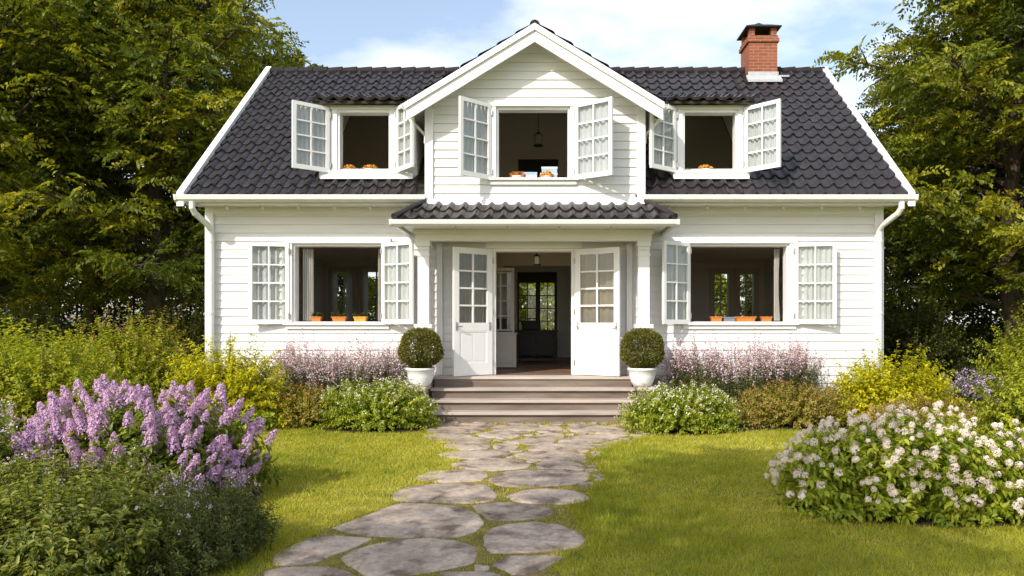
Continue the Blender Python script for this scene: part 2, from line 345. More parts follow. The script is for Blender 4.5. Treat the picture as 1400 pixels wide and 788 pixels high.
outline = [(-1.95,3.9),(-1.78,4.6),(-1.72,5.35),(-1.45,5.9),(-1.25,6.3),(-1.2,6.8),(-1.02,7.4),(-1.08,7.75),(-1.02,8.15),(-1.05,8.5),(-1.15,8.9),(-1.35,9.5),(-1.75,10.2),(-2.0,10.7),(-1.95,11.2),
           (1.5,11.2),(1.55,10.6),(1.45,9.9),(1.2,9.4),(.85,9.0),(.66,8.5),(.62,8.0),(.55,7.5),(.6,7.1),(.42,6.6),(.42,6.2),(.22,5.9),(.30,5.4),(.25,4.9),(.05,4.6),(-.05,3.9)]
path = MB().add([(x, y, .004) for x, y in smooth_poly(outline, 4, .03, 3)], [tuple(range(4*len(outline)))]).build('path', M['joint']); tag(path, kind='structure')
SP = []
def filler(seed, tries):
    r = random.Random(seed); done = []; polys = [(1.03*(np.array(P)-np.mean(P, 0))+np.mean(P, 0)) for P in STONES]
    pts = np.concatenate([np.concatenate([P*(1-t)+np.roll(P, -1, 0)*t for t in (0, .25, .5, .75)]) for P in polys]); edge = smooth_poly(outline, 5, 0, 1)
    for _ in range(tries):
        y = r.uniform(6.8, 11.05); x = r.uniform(-1.9, 1.5); p = np.array([x, y])
        def ins(poly):
            c_ = False; j = len(poly)-1
            for i in range(len(poly)):
                if (poly[i][1] > y) != (poly[j][1] > y) and x < (poly[j][0]-poly[i][0])*(y-poly[i][1])/(poly[j][1]-poly[i][1])+poly[i][0]: c_ = not c_
                j = i
            return c_
        if not ins(edge) or any(ins(q) for q in polys): continue
        d = min(np.linalg.norm(pts-p, axis=1).min(), np.linalg.norm(edge-p, axis=1).min()+.03, *[np.linalg.norm(c_-p)-rr_ for c_, rr_ in done] or [9])
        if d < .085: continue
        rad = min(.24, d-.028); done.append((p, rad)); n = r.randint(6, 8); a0 = r.uniform(0, 6)
        STONES.append([(x+rad*r.uniform(.82, 1.08)*math.cos(a0+k*6.283/n), y+rad*r.uniform(.82, 1.08)*math.sin(a0+k*6.283/n)) for k in range(n)])
filler(4, 2500)
for i, P in enumerate(STONES):
    q = smooth_poly(P, 6, .008, i); c = q.mean(0); sm = smooth_poly(P, 6, 0, i); q = .72*q+.28*np.repeat(np.array(P), 6, 0)
    if i < 30: q = c+(q-c)*(1.025 if c[1] < 7.2 else 1.04+.012*min(3, c[1]-7.2))
    SP.append(q); n = len(q); mb = MB(); rr = random.Random(i)
    tx, ty, f1, f2 = rr.uniform(-.008, .008), rr.uniform(-.008, .008), rr.uniform(0, 6), rr.uniform(0, 6)
    def Z(p, z): return z+tx*(p[0]-c[0])+ty*(p[1]-c[1])+(.0035*math.sin(9*p[0]+f1)*math.sin(7*p[1]+f2)+.002*math.sin(21*p[0]+f2+3*p[1]) if z > .012 else 0)
    rings = [(1, .0), (1, .007), (.985, .012), (.955, .0145), (.75, .016), (.5, .016), (.25, .016)]
    vv = []
    for s_, z in rings:
        for p in q:
            p2 = c+(p-c)*s_; vv.append((p2[0], p2[1], Z(p2, z)))
    ff = []
    for a in range(len(rings)-1):
        for k in range(n): ff.append((a*n+k, a*n+(k+1) % n, (a+1)*n+(k+1) % n, (a+1)*n+k))
    vv.append((c[0], c[1], Z(c, .016))); e = (len(rings)-1)*n
    for k in range(n): ff.append((e+k, e+(k+1) % n, len(vv)-1))
    o = mb.add(vv, ff).build('flagstone', M['stone'], path, at=(c[0], c[1], 0), smooth=True)

def bed(name, pts, seed):
    q = smooth_poly(pts, 5, .03, seed)
    return tag(MB().add([(x, y, .008) for x, y in q], [tuple(range(len(q)))]).build(name, M['soil']), kind='structure')
bed('planting_bed', [(-9,13),(-9,4.2),(-3.9,3.6),(-2.5,3.7),(-2.2,4.4),(-2.25,5.0),(-2.7,5.6),(-2.55,6.2),(-3.0,7.0),(-4.3,7.6),(-4.9,8.6),(-4.6,9.9),(-4.2,10.5),(-3.5,10.5),(-3.2,10.2),(-2.5,10.05),(-1.8,10.2),(-1.75,11.0),(-2.4,11.2),(-2.4,12.2),(-4,12.2),(-6.2,12.3),(-6.3,14)], 1)
bed('planting_bed', [(1.6,12.2),(1.55,11),(1.15,10.4),(1.3,9.95),(2.0,9.8),(2.8,10.1),(3.3,10.3),(4.4,10.1),(4.7,9.2),(4.4,8),(4.5,7.2),(5.6,6.4),(9,6.2),(9.5,14),(6.2,13.5),(6,12.2)], 2)
bed('planting_bed', [(2.1,6.1),(2.25,5.75),(2.7,5.52),(3.3,5.46),(4.0,5.6),(4.4,6.0),(4.2,6.5),(3.4,6.8),(2.5,6.6)], 4)

# ------------------------------------------------------------------ house
XL, XR, YF, YB = -5.95, 5.85, 12.3, 18.5
XC = -.2; BY = 11.75; BL, BR = -2.02, 1.62                # projecting bay of the upper floor
EY, EZ, RY, RZ = 11.75, 3.74, 15.42, 7.13; SL = (RZ-EZ)/(RY-EY)
GZ, GS = 6.40, .612                                       # gable ridge height and slope
FZ = .67                                                  # ground floor level
roofz = lambda y: EZ+SL*(y-EY)
gabz = lambda x: GZ-GS*abs(x-XC)
house = thing('house', (-.05, 12.3, 0), 'white clapboard house with dark tiled roof, front gable, open windows and open double door', 'house')
H = house
front = lambda s, z, o: (s, YF-o, z)

def siding(mb, mp, s0, s1, z0, z1, openings=(), lim=None, bh=.146, seed=0):
    rr = random.Random(seed); z = z0
    while z < z1-1e-4:
        zt = min(z+bh, z1); cuts = sorted({z, zt, *[c for o in openings for c in (o[2], o[3]) if z < c < zt]})
        jit = rr.uniform(0, .003)
        for a, b in zip(cuts, cuts[1:]):
            iv = [(s0, s1)]
            for o in openings:
                if o[2] < b-1e-5 and o[3] > a+1e-5:
                    nv = []
                    for l, r in iv:
                        if o[1] <= l or o[0] >= r: nv.append((l, r)); continue
                        if o[0] > l: nv.append((l, o[0]))
                        if o[1] < r: nv.append((o[1], r))
                    iv = nv
            out = lambda q: .005+.020*(1-(q-z)/bh)+jit
            for l, r in iv:
                la = lb = l; ra = rb = r
                if lim:
                    (A, B), (C, D) = lim(a), lim(b)
                    la, ra, lb, rb = max(l, A), min(r, B), max(l, C), min(r, D)
                    if ra <= la: continue
                    if rb < lb: lb = rb = (lb+rb)/2
                oa, ob = out(a), out(b)
                mb.add([mp(la, a, oa), mp(ra, a, oa), mp(rb, b, ob), mp(lb, b, ob), mp(la, a, .0), mp(ra, a, .0), mp(rb, b, 0), mp(lb, b, 0)],
                       [(0,1,2,3), (4,5,1,0), (1,5,6,2), (4,0,3,7), (3,2,6,7)])
        z = zt
    return mb

def wall_cells(mb, mp, s0, s1, z0, z1, openings, d0, d1):
    S = sorted({s0, s1, *[c for o in openings for c in o[:2]]}); Z = sorted({z0, z1, *[c for o in openings for c in o[2:]]})
    for a, b in zip(S, S[1:]):
        for c, d in zip(Z, Z[1:]):
            m, n = (a+b)/2, (c+d)/2
            if any(o[0] < m < o[1] and o[2] < n < o[3] for o in openings): continue
            mb.box(a, b, d0, d1, c, d, lambda u, v, w: mp(u, w, v))
    return mb

WL = (-4.46, -2.86, 1.60, 2.965); WR = (2.47, 4.24, 1.60, 2.965); DO = (-.95, .474, FZ, 2.88)
WG = (-.86, .39, 4.01, 5.19)
WB1, WB2 = (-5.62, -5.02, 1.35, 2.95), (-4.82, -4.12, 1.35, 2.95)       # back windows of the left room
WB3, WB4 = (4.32, 4.78, 1.5, 2.9), (4.98, 5.44, 1.5, 2.9)
DB = (-.78, .26, FZ, 2.9)
w = MB()
siding(w, front, XL, XR, .38, 3.62, (WL, WR, DO))
wall_cells(w, front, XL, XR, .0, 3.7, (WL, WR, DO), -.001, -.16)
wall_cells(w, lambda s, z, o: (s, YB+o, z), XL, XR, 0, 3.7, (WB1, WB2, WB3, WB4, DB), -.16, 0)
siding(w, lambda s, z, o: (s, YB+o, z), XL, XR, .38, 3.62, (WB1, WB2, WB3, WB4, DB))
endlim = lambda z: (YF, YB) if z < 3.95 else (RY-(RZ-.12-z)/SL, RY+(RZ-.12-z)/SL)
for X, sg in ((XL, -1), (XR, 1)):
    siding(w, lambda s, z, o, X=X, sg=sg: (X+sg*o, s, z), YF, YB, .38, 6.95, (), endlim)
    poly = [(YF+.16, 0), (YB-.16, 0), (YB-.16, 3.95), (RY, 6.95), (YF+.16, 3.95)]
    w.prism(poly, lambda u, v, t: (t, u, v), X+(.001 if sg < 0 else -.001), X-sg*.16)
# bay walls
glim = lambda z: (BL, BR) if z < gabz(BL)-.1 else (XC-(GZ-.08-z)/GS, XC+(GZ-.08-z)/GS)
siding(w, lambda s, z, o: (s, BY-o, z), BL+.12, BR-.12, 3.60, GZ-.1, (WG,), glim)
bw = [(BL, 3.56), (BR, 3.56), (BR, gabz(BR)-.08), (XC, GZ-.08), (BL, gabz(BL)-.08)]
wall_cells(w, lambda s, z, o: (s, BY-o, z), BL, BR, 3.56, 5.19, (WG,), -.001, -.14)
w.prism([(BL, 5.19), (BR, 5.19), (BR, 5.20), (XC, GZ-.12), (BL, 5.20)], lambda u, v, t: (u, t, v), BY+.001, BY+.14)
for x0, x1 in ((BL, BL+.14), (BR-.14, BR)): w.box(x0, x1, BY+.141, 13.6, 3.56, 5.18)
wall = w.build('wall', M['siding'], H)
for x0, x1 in ((XL+.03, -2.34), (1.91, XR-.03)): MB().box(x0, x1, YF-.03, YF-.002, .005, .379).build('plinth', M['plinth'], H)
# trim boards
for b in [(x0, x0+.15, YF-.055, YF-.003, .3, 3.6) for x0 in (XL-.02, XR-.13)]+[(x0, x0+.14, BY-.05, BY-.003, 3.56, gabz(x0+.02)-.12) for x0 in (BL-.02, BR-.12)]+[
          (BL+.12, BR-.12, BY-.048, BY-.003, 3.53, 3.64), (XL-.01, BL, YF-.05, YF-.004, 3.48, 3.60), (BR, XR+.01, YF-.05, YF-.004, 3.48, 3.60)]:
    MB().box(*b).build('trim_board', M['trim'], H, bevel=.006)
for x0, x1 in ((XL-.13, BL-.002), (BR+.002, XR+.17)):
    MB().box(x0, x1, 11.84, YF-.03, 3.60, 3.625).build('eave_soffit', M['trim'], H); MB().box(x0, x1, 11.815, 11.839, 3.56, 3.70).build('fascia', M['trim'], H)

def each(name, boxes, m, parent, bevel=0, mp=None):
    return [MB().box(*b, mp).build(name, m, parent, bevel=bevel) for b in boxes]

# ---- roof
def pantile(mb, o, ex, es, en, ncol, nrow, tw, th, skip=None, clamp=None, lift=.035, amp=.058, seed=0):
    """o eave corner, ex along the eave, es up the slope, en outward; every tile a double curve with a drooping lower lip"""
    rr = random.Random(seed); o, ex, es, en = map(Vector, (o, ex, es, en)); K = 10
    prof = [amp*(math.exp(-((k/K-.76)/.21)**2)+.10*(1-k/K)) for k in range(K+1)]
    scal = [.020*math.cos(2*math.pi*(k/K-.80))-.01 for k in range(K+1)]
    for r in range(nrow):
        for c in range(ncol):
            ctr = o+ex*((c+.5)*tw)+es*((r+.5)*th)
            if skip and skip(ctr): continue
            j = rr.uniform(-.005, .005); js = rr.uniform(-.008, .008); tl = rr.uniform(-.004, .004); base = len(mb.v)
            for lvl in range(4):
                for k in range(K+1):
                    x = (c+k/K)*tw
                    if lvl == 0: s_, h = r*th+scal[k]+js, prof[k]*.75-.02
                    elif lvl == 1: s_, h = r*th+scal[k]+js-.004, prof[k]+lift*.85
                    elif lvl == 2: s_, h = r*th+scal[k]+js+.03, prof[k]+lift
                    else: s_, h = (r+1)*th+.05, prof[k]*.85
                    h += j+tl*(k/K-.5)
                    if clamp: x = clamp(x, s_)
                    mb.v.append(tuple(o+ex*x+es*s_+en*h))
            for lvl in range(3):
                for k in range(K): a = base+lvl*(K+1)+k; mb.f.append((a, a+1, a+K+2, a+K+1))
    return mb

DORM = ((-3.95, -2.25), (2.12, 3.52)); DY = 12.2; DTOP = 5.42; DSL = .31
dz = lambda y: DTOP+DSL*(y-11.98)
SN = math.hypot(1, SL); ES = (0, 1/SN, SL/SN); EN = (0, -SL/SN, 1/SN); SLEN = (RY-EY)*SN
def skip_main(p):
    for a, b in DORM:
        if a+.02 < p.x < b-.02 and p.y > DY-.02 and roofz(p.y) < dz(p.y)-.05: return True
    return BL+.1 < p.x < BR-.1 and roofz(p.y) < gabz(p.x)-.03
RX0, RX1 = -6.10, 6.06
nr = 17; roof = MB(); ncol = 53; tw = (RX1-RX0)/ncol
pantile(roof, (RX0, EY, EZ-.06), (1,0,0), ES, EN, ncol, nr, tw, SLEN/nr, skip_main, seed=1)
pantile(roof, (RX0, 2*RY-EY, EZ-.06), (1,0,0), (0, -1/SN, SL/SN), (0, SL/SN, 1/SN), ncol, nr, tw, SLEN/nr, seed=2)
rf = roof.build('roof', M['tile'], H, smooth=True)
try:
    rf.data.set_sharp_from_angle(angle=R(50))
except Exception: pass
# underlay below the tiles, left open where dormers and the bay cut in
u = MB()
XS = [RX0, DORM[0][0]+.05, DORM[0][1]-.05, BL+.14, BR-.14, DORM[1][0]+.05, DORM[1][1]-.05, RX1]
for i, (a, b) in enumerate(zip(XS, XS[1:])):
    y0 = EY+.08
    if i in (1, 5): y0 = 14.25; u.add([(x, y, roofz(y)-q) for x in (a, b) for y in (EY+.08, DY) for q in (.075, .12)], [(0,1,3,2),(4,6,7,5),(0,2,6,4),(1,5,7,3),(0,4,5,1),(2,3,7,6)])
    if i == 3: y0 = 14.7
    u.add([(x, y, roofz(y)-q) for x in (a, b) for y in (y0, RY) for q in (.075, .12)], [(0,1,3,2),(4,6,7,5),(0,2,6,4),(1,5,7,3),(0,4,5,1),(2,3,7,6)])
u.add([(x, 2*RY-y, roofz(y)-q) for x in (RX0, RX1) for y in (EY+.08, RY) for q in (.075, .12)], [(0,1,3,2),(4,6,7,5),(0,2,6,4),(1,5,7,3),(0,4,5,1),(2,3,7,6)])
u.build('roof_underlay', M['deck'], rf)
rc = MB()
for k in range(38):
    x0 = RX0+k*(RX1-RX0)/38
    rc.tube([(x0, RY, RZ-.045), (x0+.335, RY, RZ-.04+.012)], [.085, .098], 10)
rc.build('ridge_cap', M['ridge'], rf, smooth=False)
# rake boards at both roof ends
for x0, x1 in ((RX0-.07, RX0+.045), (RX1-.045, RX1+.07)):
    b = MB()
    for sg in (1, -1):
        ya, yb = EY-.06, RY
        Y = lambda y: y if sg > 0 else 2*RY-y
        b.add([(x, Y(y), roofz(y)+q) for x in (x0, x1) for y in (ya, yb) for q in (-.16, .075)], [(0,1,3,2),(4,6,7,5),(0,2,6,4),(1,5,7,3),(0,4,5,1),(2,3,7,6)])
    b.build('rake_board', M['trim'], rf)
# gutters
gprof = [(-.075, .055), (-.085, .055), (-.085, .035), (-.07, -.02), (-.03, -.055), (.02, -.06), (.06, -.03), (.07, .045), (.06, .045), (.05, -.025), (.015, -.048), (-.028, -.044), (-.06, -.015), (-.074, .035)]
def gutter(x0, x1, y, z, caps):
    g = MB().prism(gprof, lambda a, b, t: (t, y+a, z+b), x0, x1)
    capp = [(-.09, .06), (-.088, .03), (-.073, -.03), (-.03, -.065), (.025, -.07), (.068, -.035), (.075, .05)]
    for cx in caps: g.prism(capp, lambda a, b, t: (t, y+a, z+b), cx-.02, cx+.02)
    return g.build('gutter', M['gutter'], H)
gutter(-6.17, BL-.01, 11.73, 3.655, (-6.18,)); gutter(BR+.01, 6.13, 11.73, 3.655, (6.14,))
def pipe(x, top_x):
    p = MB().tube([(top_x, 11.73, 3.60), (top_x, 11.73, 3.50), (top_x+(x-top_x)*.15, 11.80, 3.42), (x-(x-top_x)*.1, 12.10, 3.26), (x, 12.18, 3.18), (x, 12.19, 3.05), (x, 12.19, .15), (x, 12.10, .06)], .05, 12)
    for z in (3.0, 1.75, .6): p.tube([(x, 12.19, z-.02), (x, 12.19, z+.02)], .06, 12); p.box(x-.012, x+.012, 12.2, 12.26, z-.012, z+.012)
    p.build('downpipe', M['gutter'], H, smooth=False)
pipe(-5.83, -5.93); pipe(5.76, 5.92)

# ---- bay gable roof
gs = math.hypot(1, GS); EH = 2.06; g = MB(); gl = EH*gs
for sg in (-1, 1):
    pantile(g, (XC+sg*EH, 11.36, GZ-GS*EH+.035), (0,1,0), (-sg/gs, 0, GS/gs), (sg*GS/gs, 0, 1/gs), 13, 7, .27, gl/7, lambda p: roofz(p.y) > p.z+.12, seed=5+sg)
gr = g.build('gable_roof', M['tile'], H, smooth=True)
try: gr.data.set_sharp_from_angle(angle=R(50))
except Exception: pass
k = MB()
for i in range(11): k.tube([(XC, 11.35+i*.32, GZ+.0), (XC, 11.35+i*.32+.34, GZ+.012)], [.085, .10], 10)
k.build('ridge_cap', M['ridge'], gr)
bb = MB(); so = MB()
for sg in (-1, 1):
    X = lambda q: XC+sg*q
    def rk(q0, q1, dz0, dz1, ya, yb, m):
        m.add([(X(q), y, GZ-GS*q+d) for q in (q0, q1) for y in (ya, yb) for d in (dz0, dz1)], [(0,1,3,2),(4,6,7,5),(0,2,6,4),(1,5,7,3),(0,4,5,1),(2,3,7,6)])
    rk(0, EH+.02, -.27, .0, 11.36, 11.395, bb)          # lower wide board
    rk(0, EH+.035, -.085, .025, 11.325, 11.358, bb)       # upper fascia, proud
    rk(0, EH, -.085, -.045, 11.396, 13.3, so)
    so.add([(X(EH-.005), y, GZ-GS*EH+d) for y in (11.396, 13.0) for d in (-.13, .0)]+[(X(EH+.02), y, GZ-GS*EH+d) for y in (11.396, 13.0) for d in (-.13, .0)], [(0,1,3,2),(4,6,7,5),(0,2,6,4),(1,5,7,3),(0,4,5,1),(2,3,7,6)])
bb.build('barge_board', M['trim'], gr, bevel=.005); so.build('soffit', M['siding'], gr)
# small side gutters of the bay with their outlet pipes
for sg in (-1, 1):
    x = XC+sg*(EH+.06); z = GZ-GS*EH-.03
    MB().prism(gprof, lambda a, b, t: (x+sg*-a*.8, t, z+b*.8), 11.45, 12.9).tube([(x, 11.7, z-.05), (x-sg*.05, 11.72, z-.16), (XC+sg*1.86, 11.86, z-.36), (XC+sg*1.86, 11.86, z-.5)], .028, 8).build('gutter', M['gutter'], gr)

# ---- dormers
dparts = []
for di, (a, b) in enumerate(DORM):
    dm = bpy.data.objects.new('dormer', None); COL.objects.link(dm); dm.parent = H; dm.location = Vector(((a+b)/2, DY, 4.1))-H.location
    for x0, x1 in ((a, a+.06), (b-.06, b)):
        yj = 14.3
        MB().prism([(DY+.06, roofz(DY+.06)-.05), (DY+.06, dz(DY)-.09), (yj, dz(yj)-.09), (yj, roofz(yj)-.05)], lambda u, v, t: (t, u, v), x0, x1).build('dormer_cheek', M['trim'], dm)
    q = MB(); dn = math.hypot(1, DSL)
    pantile(q, (a-.1, 11.95, DTOP-.03), (1,0,0), (0, 1/dn, DSL/dn), (0, -DSL/dn, 1/dn), max(1, round((b-a+.2)/.23)), 7, (b-a+.2)/round((b-a+.2)/.23), .36, lambda p: roofz(p.y) > p.z+.14, seed=20+di)
    q = q.build('dormer_roof', M['tile'], dm, smooth=True)
    try: q.data.set_sharp_from_angle(angle=R(50))
    except Exception: pass
    e = MB()
    e.add([(x, y, dz(y)-c) for x in (a-.06, b+.06) for y in (11.99, 14.4) for c in (.10, .05)], [(0,1,3,2),(4,6,7,5),(0,2,6,4),(1,5,7,3),(0,4,5,1),(2,3,7,6)])
    e.build('soffit', M['deck'], dm)
    lead = MB().add([(x, y, roofz(y)+.03+q2) for x in (a+.05, b-.05) for y in (DY-.16, DY+.02) for q2 in (.012, .055)], [(0,1,3,2),(4,6,7,5),(0,2,6,4),(1,5,7,3),(0,4,5,1),(2,3,7,6)])
    lead.build('flashing', M['trim'], dm)
    dparts.append(dm)

# ---- chimney
cx0, cx1, cy0, cy1 = 4.33, 4.94, 15.07, 15.7
ch = MB().box(cx0, cx1, cy0, cy1, 6.6, 7.60).box(cx0-.035, cx1+.035, cy0-.035, cy1+.035, 7.601, 7.68).box(cx0-.015, cx1+.015, cy0-.015, cy1+.015, 7.681, 7.74)
for x0 in (cx0+.01, cx1-.13):
    for y0 in (cy0+.01, cy1-.13): ch.box(x0, x0+.12, y0, y0+.12, 7.741, 7.93)
chim = ch.build('chimney', M['brick'], rf)
cp = MB(); mx_, my_ = (cx0+cx1)/2, (cy0+cy1)/2
cp.add([(cx0-.075, cy0-.075, 7.91), (cx1+.075, cy0-.075, 7.91), (cx1+.075, cy1+.075, 7.91), (cx0-.075, cy1+.075, 7.91), (cx0-.075, cy0-.075, 7.932), (cx1+.075, cy0-.075, 7.932), (cx1+.075, cy1+.075, 7.932), (cx0-.075, cy1+.075, 7.932),
        (mx_-.2, my_-.2, 8.03), (mx_+.2, my_-.2, 8.03), (mx_+.2, my_+.2, 8.03), (mx_-.2, my_+.2, 8.03)],
       [(3,2,1,0),(0,1,5,4),(1,2,6,5),(2,3,7,6),(3,0,4,7),(4,5,9,8),(5,6,10,9),(6,7,11,10),(7,4,8,11),(8,9,10,11)])
cp.tube([(mx_-.26, my_, 8.045), (mx_, my_, 8.11), (mx_+.26, my_, 8.045)], [.02, .035, .02], 6)
cp.build('chimney_cap', M['iron'], rf)
fl = MB().add([(x, y, roofz(y)+c) for x in (cx0-.06, cx1+.06) for y in (cy0-.16, cy0+.0) for c in (.035, .085)], [(0,1,3,2),(4,6,7,5),(0,2,6,4),(1,5,7,3),(0,4,5,1),(2,3,7,6)])
fl.box(cx0-.02, cx1+.02, cy0-.02, cy0-.002, 6.75, 6.96); fl.box(cx1+.002, cx1+.25, cy0-.02, cy0+.2, 6.85, 6.885)
fl.build('flashing', M['lead'], rf)

# ---- windows
def sash(win, hinge, outer, z0, z1, cols=2, rows=4, curtain=True, seed=0, st=.062):
    w_, mp = frame2(hinge, outer); T = .042
    m = MB().box(0, st, 0, T, z0, z1, mp).box(w_-st, w_, 0, T, z0, z1, mp).box(st, w_-st, 0, T, z1-st, z1, mp).box(st, w_-st, 0, T, z0, z0+st*1.25, mp)
    a0, a1, b0, b1 = st, w_-st, z0+st*1.25, z1-st
    for c in range(1, cols): x = a0+(a1-a0)*c/cols; m.box(x-.012, x+.012, .006, T-.006, b0, b1, mp)
    for r in range(1, rows): z = b0+(b1-b0)*r/rows; m.box(a0, a1, .008, T-.008, z-.012, z+.012, mp)
    s = m.build('sash', M['trim'], win)
    MB().box(a0-.005, a1+.005, T*.5-.003, T*.5+.003, b0-.005, b1+.005, mp).build('pane', M['glass'], win)
    if curtain:
        rr = random.Random(seed); n = 44; top, bot = [], []
        ph = rr.uniform(0, 6); vs_ = []
        for i in range(n+1):
            u_ = a0-.02+(a1-a0+.04)*i/n; wv = .024*math.sin(i*.85+ph+.8*math.sin(i*.31+ph))
            for j in range(4): vs_.append(mp(u_, T+.03+wv*(1 if j else .35), b1+.05-(b1-b0+.06)*j/3))
        MB().add(vs_, [(i*4+j, i*4+j+1, i*4+j+5, i*4+j+4) for i in range(n) for j in range(3)]).build('curtain', M['curtain'], win, smooth=True)
    for z in (z0+.14, z1-.14): MB().box(-.018, .012, -.012, .018, z-.045, z+.045, mp).tube([mp(-.006, -.012, z-.05), mp(-.006, -.012, z+.05)], .009, 6).build('hinge', M['steel'], win)
    return s

def window(open_, y, name='window', casing=.10, depth=.2, sill=True, head=.1, parent=None, proud=.05):
    x0, x1, z0, z1 = open_; c = casing
    m = MB()
    m.box(x0-c, x0+.005, y-proud, y-.002, z0-.02, z1+.001); m.box(x1-.005, x1+c, y-proud, y-.002, z0-.02, z1+.001)
    m.box(x0-c-.03, x1+c+.03, y-proud-.012, y-.002, z1+.002, z1+head)
    m.box(x0+.001, x0+.045, y-.002, y+depth, z0, z1); m.box(x1-.045, x1-.001, y-.002, y+depth, z0, z1)
    m.box(x0+.045, x1-.045, y-.002, y+depth, z1-.045, z1-.001)
    wn = m.build(name, M['trim'], parent or H, bevel=.004)
    if sill:
        s = MB().box(x0-c-.04, x1+c+.04, y-proud-.055, y-.003, z0-.055, z0-.021).box(x0-c, x1+c, y-proud-.01, y-.003, z0-.125, z0-.056)
        s.box(x0+.046, x1-.046, y-.003, y+depth+.16, z0-.055, z0-.003)
        s.build('sill', M['trim'], wn, bevel=.004)
    return wn

def drape(win, x0, x1, y, z0, z1, seed):
    rr = random.Random(seed); n = 30; vs_ = []; ph = rr.uniform(0, 6)
    for i in range(n+1):
        for j in range(7):
            t_ = j/6; pinch = 1-.25*math.sin(t_*math.pi)
            vs_.append((x0+(x1-x0)*(i/n)*pinch if x0 > 0 and seed != 2 else x0+(x1-x0)*i/n, y+.03*math.sin(i*1.15+ph)*(.6+.4*t_), z1-(z1-z0)*t_))
    MB().add(vs_, [(i*7+j, i*7+j+1, i*7+j+8, i*7+j+7) for i in range(n) for j in range(6)]).build('drape', M['drape'], win, smooth=True)

wl = window(WL, YF)
sash(wl, (-4.50, 12.23), (-5.15, 12.10), 1.56, 2.97, seed=1); sash(wl, (-2.88, 12.22), (-2.28, 11.86), 1.56, 2.97, seed=2)
drape(wl, -4.36, -4.16, 12.52, 1.62, 2.9, 1); drape(wl, -3.01, -2.95, 12.52, 1.62, 2.9, 2)
wr = window(WR, YF)
sash(wr, (2.49, 12.22), (1.97, 11.83), 1.56, 2.97, seed=3); sash(wr, (4.31, 12.23), (4.98, 12.08), 1.56, 2.97, seed=4)
drape(wr, 4.05, 4.14, 12.52, 1.62, 2.9, 3)
wg = window(WG, BY, depth=.18)
sash(wg, (-.93, 11.68), (-1.39, 11.24), 3.96, 5.22, seed=5); sash(wg, (.46, 11.68), (1.04, 11.28), 3.96, 5.22, seed=6)
for k_, (op, dm) in enumerate((((-3.64, -2.70, 4.22, 5.27), dparts[0]), ((2.34, 3.31, 4.22, 5.27), dparts[1]))):
    m = MB(); a, b = DORM[k_]; x0, x1, z0, z1 = op
    m.box(a, x0, DY-.03, DY+.055, 4.10, 5.36); m.box(x1, b, DY-.03, DY+.055, 4.10, 5.36); m.box(x0, x1, DY-.03, DY+.055, z1, 5.36); m.box(x0, x1, DY-.03, DY+.055, 4.08, z0)
    m.build('front_frame', M['trim'], dm)
    wn = window(op, DY-.03, casing=.085, depth=.2, head=.07, proud=.03)
    sash(wn, (op[0]-.11, DY-.09), (op[0]-.60, DY-.50), 4.17, 5.30, seed=7+k_, curtain=True)
    sash(wn, (op[1]+.09, DY-.09), (op[1]+(.46 if k_ == 0 else .55), DY-.56), 4.17, 5.30, seed=9+k_, curtain=True)

# ---- porch: steps, columns, beam, tiled roof, doors
SX0, SX1 = -1.93, 1.45
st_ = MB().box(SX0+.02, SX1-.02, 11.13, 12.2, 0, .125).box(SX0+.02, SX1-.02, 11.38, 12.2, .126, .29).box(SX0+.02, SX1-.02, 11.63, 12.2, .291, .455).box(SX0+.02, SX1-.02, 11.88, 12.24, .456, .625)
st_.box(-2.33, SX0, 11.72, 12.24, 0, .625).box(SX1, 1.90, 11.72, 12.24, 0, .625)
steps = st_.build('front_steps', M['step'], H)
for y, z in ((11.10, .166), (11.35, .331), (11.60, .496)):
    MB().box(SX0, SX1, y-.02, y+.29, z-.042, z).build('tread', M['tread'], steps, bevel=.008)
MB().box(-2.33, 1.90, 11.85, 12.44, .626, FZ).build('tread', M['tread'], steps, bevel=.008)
for x0, x1 in ((-2.36, SX0-.003), (SX1+.003, 1.93)):
    MB().box(x0+.03, x1-.02, 11.2, 11.71, 0, .49).build('cheek_block', M['step'], steps)
    MB().box(x0, x1, 11.16, 11.73, .491, .55).build('cheek_slab', M['tread'], steps, bevel=.012)
def column(x):
    c = MB().box(x-.095, x+.095, 11.77, 11.95, 1.56, 2.80).box(x-.115, x+.115, 11.745, 11.975, 2.86, 2.955).box(x-.10, x+.10, 11.76, 11.96, 2.801, 2.859).box(x-.105, x+.105, 11.755, 11.965, 2.70, 2.74)
    c.box(x-.13, x+.13, 11.73, 11.99, .672, .80).box(x-.11, x+.11, 11.75, 11.97, .801, 1.49).box(x-.15, x+.15, 11.71, 12.01, 1.491, 1.559)
    return c.build('column', M['trim'], H, bevel=.006)
column(-2.075); column(1.625)
for x0 in (-1.92, 1.38): MB().box(x0, x0+.10, YF-.10, YF-.032, FZ+.005, 2.97).build('pilaster', M['trim'], H, bevel=.005)
MB().box(-2.21, 1.76, 11.78, 11.94, 2.957, 3.15).box(-2.21, -2.05, 11.942, YF-.032, 2.957, 3.15).box(1.60, 1.76, 11.942, YF-.032, 2.957, 3.15).box(-2.24, 1.79, 11.755, 11.779, 3.07, 3.149).build('porch_beam', M['trim'], H, bevel=.005)
MB().box(-2.36, 1.95, 11.22, YF-.032, 3.152, 3.175).build('porch_soffit', M['siding'], H)
PE = (-2.42, 2.02); PT = (BL-.02, BR+.02); py0, py1, pz0, pz1 = 11.13, 11.74, 3.215, 3.56
pn = math.hypot(py1-py0, pz1-pz0); pu = ((py1-py0)/pn, (pz1-pz0)/pn)
def pclamp(x, s_):
    f_ = max(0, min(1, s_/pn)); return max((PT[0]-PE[0])*f_, min(PE[1]-PE[0]-(PE[1]-PT[1])*f_, x))
